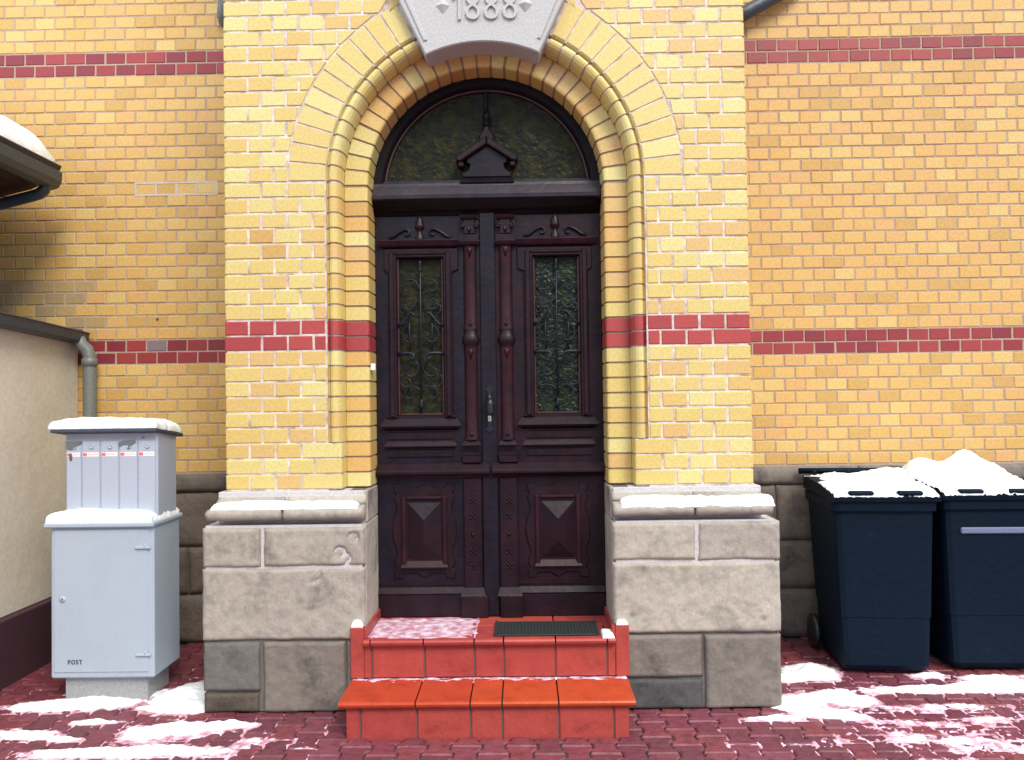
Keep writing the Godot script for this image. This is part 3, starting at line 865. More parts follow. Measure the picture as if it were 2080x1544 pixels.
func window(s: float, leaf: Node):
	var st := new_st()
	# eared frame: outer band, then a step down to the glass
	var o := PackedVector2Array()
	for q in [[0.176, 1.404], [0.236, 1.404], [0.236, 2.258], [0.488, 2.258], [0.488, 1.404], [0.548, 1.404], [0.530, 1.42], [0.530, 2.176], [0.552, 2.190], [0.552, 2.304], [0.156, 2.304], [0.156, 2.190], [0.190, 2.176], [0.190, 1.42]]:
		o.append(Vector2(s * q[0], q[1]))
	prism(st, o, DZ - 0.005, DZ + 0.014, 0.004)
	for b in [[0.196, 0.226, 1.41, 2.290], [0.498, 0.526, 1.41, 2.290], [0.2265, 0.4975, 2.270, 2.288]]:
		bar(st, s * b[0], s * b[1], b[2], b[3], DZ, DZ + 0.022, 0.006)
	part("window_frame", st, M.wood, leaf)
	st = new_st()
	for b in [[0.239, 0.250, 1.418, 2.257], [0.475, 0.486, 1.418, 2.257], [0.2505, 0.4745, 1.418, 1.428]]:
		bar(st, s * b[0], s * b[1], b[2], b[3], -0.30, DZ - 0.006, 0.003)
	part("glazing_bead", st, M.rim_red, leaf)
	st = new_st()
	bar(st, s * 0.238, s * 0.487, 1.416, 2.258, -0.304, -0.298, 0.0005)
	var pn := part("pane", st, M.glass if s < 0 else M.glass_green, leaf)
	pn.set_meta("label", "patterned olive glass" if s < 0 else "patterned green glass")
	# wrought iron grille: a stem with pairs of scrolls
	st = new_st(true)
	var c := 0.3625
	var z := -0.272
	tube(st, [Vector3(s * c, 1.43, z), Vector3(s * c, 2.21, z)], 0.0055, 6)
	lathe(st, [Vector2(0.0, 0.0), Vector2(0.012, 0.02), Vector2(0.006, 0.04), Vector2(0.010, 0.055), Vector2(0.0, 0.10)], Vector3(s * c, 2.17, z), 8)
	lathe(st, [Vector2(0.0, -0.05), Vector2(0.013, -0.02), Vector2(0.007, 0.0), Vector2(0.0, 0.05)], Vector3(s * c, 1.49, z), 8)
	for m in [-1.0, 1.0]:
		var f := func(pts: Array) -> Array:
			var r := []
			for q in pts: r.append(Vector3(s * (c + m * q.x), q.y, z))
			return r
		tube(st, f.call(spiral(Vector2(0.06, 2.10), 0.055, 0.010, 200, -160, 18)), 0.0045, 5)
		tube(st, f.call(spiral(Vector2(0.07, 2.02), 0.050, 0.010, 160, 470, 16)), 0.0045, 5)
		tube(st, f.call(spiral(Vector2(0.085, 1.99), 0.032, 0.008, -90, 250, 16)), 0.0045, 5)
		tube(st, f.call(spiral(Vector2(0.05, 1.84), 0.062, 0.012, 100, -200, 18)), 0.0045, 5)
		tube(st, f.call([Vector2(0.062, 1.95), Vector2(0.060, 1.85), Vector2(0.058, 1.76)]), 0.005, 6)
		tube(st, f.call(spiral(Vector2(0.06, 1.66), 0.058, 0.010, 110, 420, 18)), 0.0045, 5)
		tube(st, f.call(spiral(Vector2(0.075, 1.60), 0.045, 0.010, 60, -260, 16)), 0.0045, 5)
		tube(st, f.call(spiral(Vector2(0.055, 1.53), 0.052, 0.010, 170, -170, 18)), 0.0045, 5)
	part("grille", st, M.iron, leaf)
	for m in [-1.0, 1.0]:
		st = new_st(true)
		var up := []
		for q in [[0.122, 1.895], [0.095, 1.905], [0.072, 1.935], [0.055, 1.958], [0.040, 1.962], [0.032, 1.950], [0.038, 1.938]]: up.append(Vector3(s * (c + m * q[0]), q[1], z + 0.010 + (0.122 - q[0]) * 0.15))
		tube(st, up, 0.0085, 7, 0.006)
		part("grille_scroll", st, M.iron, leaf)
		st = new_st(true)
		var lo := []
		for q in [[0.122, 1.747], [0.090, 1.748], [0.060, 1.748], [0.040, 1.742], [0.032, 1.728], [0.042, 1.716], [0.052, 1.724]]: lo.append(Vector3(s * (c + m * q[0]), q[1], z + 0.010 + (0.122 - q[0]) * 0.2))
		tube(st, lo, 0.010, 7, 0.007)
		part("grille_scroll", st, M.iron, leaf)

func overdoor(s: float, leaf: Node):
	# hood moulding with carved scrolls and an acorn above the window
	var st := new_st()
	var e := span(s, 0.168, 0.556)
	mould(st, [Vector2(2.306, 0.0), Vector2(2.310, 0.010), Vector2(2.318, 0.022), Vector2(2.330, 0.028), Vector2(2.344, 0.034), Vector2(2.350, 0.030), Vector2(2.354, 0.0)], e[0], e[1], DZ, 0.9)
	part("hood_moulding", st, M.wood_red, leaf)
	for m in [-1.0, 1.0]:
		st = new_st(true)
		var c := 0.360
		var p := []
		for q in [[0.165, 2.358], [0.140, 2.372], [0.112, 2.392], [0.086, 2.406], [0.066, 2.408], [0.054, 2.396], [0.058, 2.380], [0.072, 2.376], [0.076, 2.386]]: p.append(Vector3(s * (c + m * q[0]), q[1], DZ + 0.006))
		tube(st, p, 0.010, 7, 0.006)
		part("scroll", st, M.wood_blue, leaf)
	st = new_st(true)
	lathe(st, [Vector2(0.026, 0.0), Vector2(0.022, 0.018), Vector2(0.012, 0.034), Vector2(0.010, 0.046), Vector2(0.022, 0.058), Vector2(0.026, 0.066), Vector2(0.024, 0.074), Vector2(0.021, 0.092), Vector2(0.015, 0.112), Vector2(0.006, 0.126), Vector2(0.0, 0.130)], Vector3(s * 0.360, 2.354, DZ + 0.004), 14, 0.9)
	part("acorn", st, M.wood, leaf)

func pilaster(s: float, leaf: Node):
	var st := new_st()
	var c := 0.095
	# lower shaft with studs
	bar(st, s * 0.047, s * 0.143, 0.510, 1.087, DZ, DZ + 0.020, 0.004)
	bar(st, s * 0.018 if s < 0 else s * 0.046, s * 0.163, 0.358, 0.470, DZ, DZ + 0.040, 0.004)
	mould(st, [Vector2(0.470, 0.0), Vector2(0.470, 0.040), Vector2(0.478, 0.036), Vector2(0.512, 0.022), Vector2(0.514, 0.0)], minf(s * 0.058, s * 0.135), maxf(s * 0.058, s * 0.135), DZ, 0.7)
	# pedestal and its ledges
	bar(st, s * 0.047, s * 0.146, 1.165, 1.205, DZ, DZ + 0.026, 0.003)
	mould(st, [Vector2(1.205, 0.0), Vector2(1.205, 0.028), Vector2(1.212, 0.028), Vector2(1.228, 0.008), Vector2(1.229, 0.0)], minf(s * 0.066, s * 0.127), maxf(s * 0.066, s * 0.127), DZ, 0.7)
	mould(st, [Vector2(1.250, 0.0), Vector2(1.252, 0.030), Vector2(1.258, 0.034), Vector2(1.282, 0.012), Vector2(1.284, 0.0)], minf(s * 0.070, s * 0.121), maxf(s * 0.070, s * 0.121), DZ, 0.8)
	part("pilaster_base", st, M.wood, leaf)
	for y in [0.965, 0.885, 0.70, 0.62]:
		st = new_st(true)
		lathe(st, [Vector2(0.0, -0.008), Vector2(0.009, 0.0), Vector2(0.0, 0.008)], Vector3(s * c, y, DZ + 0.020), 6, 0.8)
		for a in 4:
			var d := Vector2(cos(a * PI / 2 + 0.785), sin(a * PI / 2 + 0.785)) * 0.014
			lathe(st, [Vector2(0.0, -0.012), Vector2(0.007, 0.0), Vector2(0.0, 0.012)], Vector3(s * c + d.x, y + d.y, DZ + 0.020), 6, 0.8)
		part("carving", st, M.wood, leaf)
	st = new_st(true)
	lathe(st, [Vector2(0.0, -0.014), Vector2(0.014, 0.0), Vector2(0.0, 0.014)], Vector3(s * c, 0.790, DZ + 0.022), 4, 1.2)
	part("carving", st, M.wood, leaf)
	# two half-round shafts with a ring between them
	for r in [[1.284, 1.772], [1.866, 2.312]]:
		st = new_st(true)
		lathe(st, [Vector2(0.040, 0.0), Vector2(0.040, 0.014), Vector2(0.036, 0.030), Vector2(0.036, r[1] - r[0] - 0.030), Vector2(0.040, r[1] - r[0] - 0.012), Vector2(0.040, r[1] - r[0])], Vector3(s * c, r[0], DZ - 0.004), 18, 0.75)
		# pointed tongues carved at the ends
		lathe(st, [Vector2(0.0, 0.012), Vector2(0.012, 0.022), Vector2(0.0, 0.062)], Vector3(s * c, r[0], DZ + 0.022), 4, 0.9)
		lathe(st, [Vector2(0.0, -0.075), Vector2(0.013, -0.030), Vector2(0.016, -0.012), Vector2(0.0, -0.004)], Vector3(s * c, r[1], DZ + 0.020), 6, 0.9)
		part("shaft", st, M.wood_red, leaf)
	st = new_st(true)
	lathe(st, [Vector2(0.036, 0.0), Vector2(0.038, 0.016), Vector2(0.045, 0.026), Vector2(0.0475, 0.036), Vector2(0.0475, 0.052), Vector2(0.042, 0.066), Vector2(0.036, 0.080), Vector2(0.034, 0.096)], Vector3(s * c, 1.770, DZ - 0.004), 18, 0.8)
	part("shaft_ring", st, M.wood, leaf)
	# capital
	st = new_st()
	mould(st, [Vector2(2.312, 0.0), Vector2(2.314, 0.034), Vector2(2.322, 0.040), Vector2(2.334, 0.044), Vector2(2.340, 0.040), Vector2(2.344, 0.028), Vector2(2.372, 0.028), Vector2(2.376, 0.0)], s * c - 0.034, s * c + 0.034, DZ, 0.5)
	bar(st, s * c - 0.030, s * c + 0.030, 2.375, 2.462, DZ, DZ + 0.024, 0.004)
	mould(st, [Vector2(2.448, 0.0), Vector2(2.452, 0.030), Vector2(2.462, 0.038), Vector2(2.474, 0.042), Vector2(2.478, 0.0)], s * c - 0.030, s * c + 0.030, DZ, 0.5)
	part("capital", st, M.wood, leaf)
	st = new_st(true)
	for m in [-1.0, 1.0]:
		tube(st, at_z_shift(spiral(Vector2(s * c + m * 0.034, 2.424), 0.017, 0.003, 90 + m * 20, 90 - m * 400, 16), DZ + 0.026), 0.0055, 6)
		lathe(st, [Vector2(0.0, -0.009), Vector2(0.009, 0.0), Vector2(0.0, 0.009)], Vector3(s * c + m * 0.034, 2.424, DZ + 0.026), 8)
	lathe(st, [Vector2(0.0, -0.03), Vector2(0.011, -0.012), Vector2(0.004, 0.012), Vector2(0.0, 0.014)], Vector3(s * c, 2.408, DZ + 0.026), 6)
	part("volute", st, M.wood, leaf)
func at_z_shift(p: Array, z: float) -> Array:
	var r := []
	for q in p: r.append(Vector3(q.x, q.y, z))
	return r

func lower_panel(s: float, leaf: Node):
	# carved surround with lugs, a sunk border and a raised pyramid
	var st := new_st()
	var o := PackedVector2Array()
	var shape := [[0.190, 1.056], [0.236, 1.056], [0.244, 1.036], [0.310, 1.036], [0.328, 1.048], [0.352, 1.054], [0.376, 1.048], [0.394, 1.036], [0.460, 1.036], [0.468, 1.056], [0.514, 1.056], [0.514, 1.018], [0.500, 1.006], [0.512, 0.985], [0.506, 0.955], [0.498, 0.940], [0.504, 0.900], [0.516, 0.868], [0.524, 0.810], [0.516, 0.752], [0.504, 0.720], [0.498, 0.690], [0.508, 0.660], [0.512, 0.635], [0.500, 0.612], [0.514, 0.598], [0.514, 0.556], [0.468, 0.560], [0.458, 0.584], [0.396, 0.586], [0.374, 0.572], [0.352, 0.562], [0.330, 0.572], [0.308, 0.586], [0.246, 0.584], [0.236, 0.560], [0.190, 0.556], [0.190, 0.598], [0.204, 0.612], [0.192, 0.635], [0.196, 0.660], [0.206, 0.690], [0.200, 0.720], [0.188, 0.752], [0.180, 0.810], [0.188, 0.868], [0.200, 0.900], [0.206, 0.940], [0.198, 0.955], [0.192, 0.985], [0.204, 1.006], [0.190, 1.018]]
	for q in shape: o.append(Vector2(s * q[0], q[1]))
	prism(st, o, DZ, DZ + 0.010, 0.005)
	part("carved_surround", st, M.wood, leaf)
	st = new_st()
	# frame strips round the field, the bottom one a sloping ledge
	for b in [[0.232, 0.258, 0.628, 0.992], [0.446, 0.472, 0.628, 0.992], [0.2585, 0.4455, 0.974, 0.992]]:
		bar(st, s * b[0], s * b[1], b[2], b[3], DZ + 0.009, DZ + 0.024, 0.006)
	var e := span(s, 0.250, 0.454)
	mould(st, [Vector2(0.612, 0.008), Vector2(0.614, 0.026), Vector2(0.622, 0.032), Vector2(0.652, 0.012), Vector2(0.653, 0.008)], e[0], e[1], DZ, 0.7)
	part("panel_moulding", st, M.wood_red, leaf)
	st = new_st()
	var a := [Vector3(s * 0.266, 0.664, DZ + 0.011), Vector3(s * 0.438, 0.664, DZ + 0.011), Vector3(s * 0.438, 0.958, DZ + 0.011), Vector3(s * 0.266, 0.958, DZ + 0.011)]
	var top := Vector3(s * 0.352, 0.870, DZ + 0.042)
	var bot := Vector3(s * 0.352, 0.752, DZ + 0.042)
	poly(st, [a[2], a[3], top], Vector3(0, 1, 1))
	poly(st, [a[0], a[1], bot], Vector3(0, -1, 1))
	poly(st, [a[0], bot, top, a[3]], Vector3(-s, 0, 1))
	poly(st, [a[1], a[2], top, bot], Vector3(s, 0, 1))
	part("pyramid_panel", st, M.wood, leaf)

func handle(leaf: Node):
	var st := new_st()
	var pl := PackedVector2Array([Vector2(-0.022, 1.335), Vector2(0.0, 1.322), Vector2(0.024, 1.335), Vector2(0.014, 1.352), Vector2(0.017, 1.42), Vector2(0.020, 1.50), Vector2(0.014, 1.535), Vector2(0.026, 1.548), Vector2(0.012, 1.560), Vector2(0.002, 1.585), Vector2(-0.010, 1.560), Vector2(-0.024, 1.548), Vector2(-0.012, 1.535), Vector2(-0.018, 1.50), Vector2(-0.015, 1.42), Vector2(-0.012, 1.352)])
	prism(st, pl, DZ + 0.014, DZ + 0.020, 0.002)
	part("handle_plate", st, M.iron, leaf)
	st = new_st(true)
	tube(st, [Vector3(0.0, 1.525, DZ + 0.02), Vector3(0.0, 1.522, DZ + 0.055), Vector3(0.004, 1.508, DZ + 0.068), Vector3(0.006, 1.490, DZ + 0.072)], 0.011, 8)
	lathe(st, [Vector2(0.008, 0.0), Vector2(0.016, 0.008), Vector2(0.020, 0.020), Vector2(0.017, 0.030), Vector2(0.021, 0.040), Vector2(0.018, 0.050), Vector2(0.021, 0.060), Vector2(0.017, 0.072), Vector2(0.010, 0.084)], Vector3(0.006, 1.412, DZ + 0.072), 12)
	part("handle", st, M.black, leaf)
	st = new_st()
	bar(st, -0.008, 0.008, 1.382, 1.412, DZ + 0.019, DZ + 0.023, 0.001)
	part("key_plate", st, M.brass, leaf)
	st = new_st()
	bar(st, -0.0015, 0.0015, 1.388, 1.402, DZ + 0.0225, DZ + 0.0236, 0.0004)
	part("keyhole", st, M.black, leaf)

# ------------------------------------------------------------------ steps
func tile_row(called, xs: Array, y0: float, y1: float, z0: float, z1: float, mats: Array, parent: Node, b := 0.004, gap := 0.007):
	for i in xs.size() - 1:
		var st := new_st()
		bar(st, xs[i] + (gap * 0.5 if i > 0 else 0.0), xs[i + 1] - (gap * 0.5 if i < xs.size() - 2 else 0.0), y0, y1, z0, z1, b)
		var o := part(called, st, pick(mats), parent)
		o.position += Vector3(0, rng.randf_range(-0.0008, 0.0008), rng.randf_range(-0.0008, 0.0008))
func nosing_row(xs: Array, y: float, z0: float, z1: float, mats: Array, parent: Node, splay := 0.0):
	# tread tiles with a rounded, overhanging front edge
	var t := 0.030
	for i in xs.size() - 1:
		var g := 0.0035
		var st := new_st()
		var pr := [Vector2(z0, y), Vector2(z1 - 0.014, y), Vector2(z1 - 0.005, y - 0.003), Vector2(z1, y - 0.010), Vector2(z1 - 0.002, y - 0.020), Vector2(z1 - 0.010, y - t), Vector2(z0, y - t)]
		var a: float = xs[i] + (g if i > 0 else 0.0)
		var c: float = xs[i + 1] - (g if i < xs.size() - 2 else 0.0)
		for k in pr.size():
			var p: Vector2 = pr[k]
			var q: Vector2 = pr[(k + 1) % pr.size()]
			var out := Vector3(0, -(q.x - p.x), (q.y - p.y)) * -1.0
			poly(st, [Vector3(a, p.y, p.x), Vector3(c, p.y, p.x), Vector3(c, q.y, q.x), Vector3(a, q.y, q.x)], out)
		for x in [a, c]:
			var cap := []
			for p in pr: cap.append(Vector3(x, p.y, p.x))
			poly(st, cap, Vector3(-1 if x == a else 1, 0, 0))
		part("tile", st, pick(mats), parent)
func build_steps():
	var o := thing("entrance_steps", "two red glazed tile steps with low side cheeks in front of carved door", "steps", Vector3.ZERO)
	var st := new_st()
	bar(st, -0.624, 0.620, -0.04, 0.138, -0.1, 0.397, 0.002)
	bar(st, -0.60, 0.60, 0.138, 0.327, -0.32, 0.114, 0.002)
	bar(st, -0.662, -0.604, 0.138, 0.404, -0.02, 0.118, 0.002)
	bar(st, 0.604, 0.662, 0.138, 0.404, -0.02, 0.118, 0.002)
	part("grout_bed", st, M.grout, o)
	tile_row("tile", [-0.630, -0.566, -0.314, -0.075, 0.066, 0.316, 0.560, 0.626], -0.02, 0.134, 0.38, 0.405, M.tile, o)
	nosing_row([-0.660, -0.318, -0.075, 0.066, 0.316, 0.655], 0.166, 0.127, 0.434, M.tread, o)
	tile_row("tile", [-0.604, -0.566, -0.312, -0.072, 0.068, 0.315, 0.562, 0.604], 0.168, 0.324, 0.10, 0.122, M.tile, o)
	nosing_row([-0.600, -0.568, -0.314, -0.072, 0.068, 0.316, 0.562, 0.602], 0.356, -0.085, 0.157, M.tile, o)
	for r in [[-0.600, -0.32], [-0.32, -0.072], [-0.072, 0.316], [0.316, 0.602]]:
		st = new_st()
		bar(st, r[0] + 0.003, r[1] - 0.003, 0.330, 0.356, -0.33, -0.091, 0.002)
		part("tile", st, pick(M.tile), o)
	for s in [-1.0, 1.0]:
		st = new_st()
		bar(st, s * 0.603, s * 0.668, 0.168, 0.411, -0.05, 0.128, 0.004)
		part("cheek", st, M.tile[0], o)
		st = new_st()
		bar(st, s * 0.588, s * 0.6015, 0.357, 0.405, -0.25, 0.125, 0.002)
		part("skirting_tile", st, M.tile[1], o)
	# doormat
	st = new_st()
	bar(st, 0.022, 0.530, 0.3572, 0.366, -0.122, 0.112, 0.003)
	var mat := thing("doormat", "dark ribbed rubber doormat lying on the upper red step", "doormat", Vector3.ZERO)
	part("mat_base", st, M.rubber, mat)
	st = new_st()
	for i in 30:
		bar(st, 0.040 + i * 0.0163, 0.0485 + i * 0.0163, 0.3665, 0.370, -0.108, 0.098, 0.001)
	bar(st, 0.022, 0.034, 0.3663, 0.371, -0.122, 0.112, 0.001)
	bar(st, 0.518, 0.530, 0.3663, 0.371, -0.122, 0.112, 0.001)
	part("ribs", st, M.rubber, mat).set_meta("kind", "stuff")

# ------------------------------------------------------------------ ground
func paver_mesh(v: int) -> ArrayMesh:
	# interlocking paver: wide heads, narrow waist
	var r := RandomNumberGenerator.new(); r.seed = 900 + v
	var p := PackedVector2Array()
	var L := 0.0795
	for q in [[-0.066, -L], [0.066, -L], [0.066, -0.048], [0.047, -0.026], [0.047, 0.026], [0.066, 0.048], [0.066, L], [-0.066, L], [-0.066, 0.048], [-0.047, 0.026], [-0.047, -0.026], [-0.066, -0.048]]:
		p.append(Vector2(q[0], q[1]) + Vector2(r.randf_range(-0.0015, 0.0015), r.randf_range(-0.0015, 0.0015)))
	var flat := new_st()
	prism(flat, p, -0.05, 0.0, 0.007)
	return done(flat)
func build_ground():
	var g := new_st()
	var S := 120.0
	quad(g, Vector3(-S, -0.052, S), Vector3(S, -0.052, S), Vector3(S, -0.052, -S), Vector3(-S, -0.052, -S))
	var ground := part("ground", g, M.yard)
	ground.set_meta("kind", "structure")
	g = new_st()
	bar(g, -5.0, 6.0, -0.050, -0.013, -1.3, 3.2, 0.002)
	var pave := part("pavement", g, M.sand)
	pave.set_meta("kind", "structure")
	var meshes := []
	for v in 4: meshes.append(paver_mesh(v))
	var list := []
	var px := 0.1195
	for i in range(-34, 42):
		for j in range(-8, 20):
			var x := i * px + 0.03
			var z := j * 0.165 + (0.0825 if i % 2 else 0.0)
			if z < -1.05 or z > 3.0: continue
			list.append(Vector3(x, 0, z))
	# nearest to the camera first
	list.sort_custom(func(a, b): return a.distance_to(Vector3(0.15, 0, 0.62)) < b.distance_to(Vector3(0.15, 0, 0.62)))
	var rest := []
	var n := 0
	for p in list:
		if absf(p.x) < 1.36 and p.z < 0.02: continue
		if absf(p.x) < 0.58 and p.z < 0.36: continue
		var basis := Basis(Vector3.RIGHT, -PI / 2 + rng.randf_range(-0.012, 0.012)) * Basis(Vector3.BACK, rng.randf_range(-0.012, 0.012))
		var t := Transform3D(Basis(Vector3.BACK, rng.randf_range(-0.012, 0.012)) * basis, p + Vector3(0, rng.randf_range(-0.003, 0.001), 0))
		var mesh: ArrayMesh = meshes[rng.randi() % 4]
		var m := pick(M.paver)
		var in_view: bool = p.z < 0.80 and absf(p.x - 0.1) < 2.6
		if in_view and n < 300:
			var o := put("paver", mesh, m, pave)
			o.transform = t
			n += 1
		else: rest.append([mesh, t, m])
	mass("far_pavers", rest, pave)

# ------------------------------------------------------------------ outbuildings
func build_outbuildings():
	# low rendered annex running towards the viewer
	var o := thing("annex", "low cream rendered annex wall with dark painted foot and gutter beside brick wall", "outbuilding")
	var st := new_st()
	bar(st, -4.6, -2.643, 0.36, 1.925, -1.075, 3.6, 0.004)
	part("wall", st, M.render, o)
	st = new_st()
	bar(st, -4.6, -2.600, -0.04, 0.358, -1.070, 3.62, 0.006)
	part("painted_foot", st, M.plinth_paint, o)
	st = new_st()
	bar(st, -4.6, -2.60, 1.927, 1.975, -1.06, 3.62, 0.004)
	part("flat_roof", st, M.zinc, o)
	# box gutter falling towards the wall
	st = new_st()
	var a := PackedVector2Array([Vector2(-2.642, 0.0), Vector2(-2.575, 0.0), Vector2(-2.562, 0.012), Vector2(-2.556, 0.060), Vector2(-2.548, 0.066), Vector2(-2.556, 0.072), Vector2(-2.642, 0.072)])
	var f := []
	for e in [[3.6, 2.06], [-0.38, 1.915], [-1.0, 1.885], [-1.045, 1.883]]: f.append(Transform3D(Basis(Vector3.RIGHT, Vector3.UP, Vector3.BACK), Vector3(0, e[1], e[0])))
	f.reverse()
	sweep(st, a, f)
	part("gutter", st, M.zinc, o)
	st = new_st(true)
	tube(st, [Vector3(-2.592, 1.915, -0.98), Vector3(-2.575, 1.875, -0.985), Vector3(-2.545, 1.845, -0.995), Vector3(-2.530, 1.80, -1.0), Vector3(-2.530, 1.2, -1.0), Vector3(-2.530, 0.0, -1.0)], 0.040, 14)
	lathe(st, [Vector2(0.0402, 0.0), Vector2(0.047, 0.003), Vector2(0.047, 0.045), Vector2(0.0402, 0.05)], Vector3(-2.530, 1.74, -1.0), 14)
	part("downpipe", st, M.downpipe, o)
	# taller outbuilding behind it whose snowy eaves overhang
	o = thing("outbuilding", "taller outbuilding with dark eaves, brown soffit boards and thick snow on roof", "outbuilding")
	st = new_st()
	bar(st, -4.6, -3.30, 1.976, 3.10, -0.86, 3.4, 0.004)
	part("wall", st, M.board, o)
	var slope := deg_to_rad(27.0)
	var ex := -2.60
	var ey := 2.915
	st = new_st()
	var rb := Basis(Vector3.BACK, -slope)
	# roof slab, in its own slope
	var rs := new_st()
	bar(rs, -2.1, 0.0, -0.03, 0.03, -0.80, 3.5, 0.004)
	var r := part("roof", rs, M.roof_tile, o, Vector3(ex, ey, 0))
	r.basis = rb
	for i in 9:
		rs = new_st()
		bar(rs, -0.10 - i * 0.115 - 0.112, -0.10 - i * 0.115, -0.052, -0.031, -0.78, 3.4, 0.003)
		var b := part("soffit_board", rs, M.board, o, Vector3(ex, ey, 0))
		b.basis = rb
	st = new_st()
	prism(st, PackedVector2Array([Vector2(-3.31, 2.70), Vector2(-3.03, 2.742), Vector2(-2.77, 2.802), Vector2(-2.70, 2.835), Vector2(-2.70, 2.895), Vector2(-3.31, 3.19)]), -0.79, 3.38, 0.004)
	part("eaves_boarding", st, M.board, o)
	# eaves gutter, dark, and its swan neck
	st = new_st()
	var gp := PackedVector2Array([Vector2(-0.075, -0.105), Vector2(-0.030, -0.118), Vector2(0.010, -0.105), Vector2(0.030, -0.070), Vector2(0.034, -0.014), Vector2(0.028, -0.008), Vector2(-0.075, -0.008)])
	var gf := []
	for z in [-0.80, 3.5]: gf.append(Transform3D(Basis(Vector3.RIGHT, Vector3.UP, Vector3.BACK), Vector3(ex - 0.02, ey + 0.0, z)))
	sweep(st, gp, gf)
	part("gutter", st, M.zinc, o)
	st = new_st(true)
	var z := -0.74
	tube(st, [Vector3(-2.655, 2.86, z), Vector3(-2.655, 2.81, z), Vector3(-2.662, 2.785, z), Vector3(-2.69, 2.762, z), Vector3(-2.74, 2.748, z), Vector3(-2.98, 2.690, z), Vector3(-3.01, 2.665, z), Vector3(-3.02, 2.62, z), Vector3(-3.02, 1.95, z)], 0.034, 12)
	part("downpipe", st, M.zinc, o)

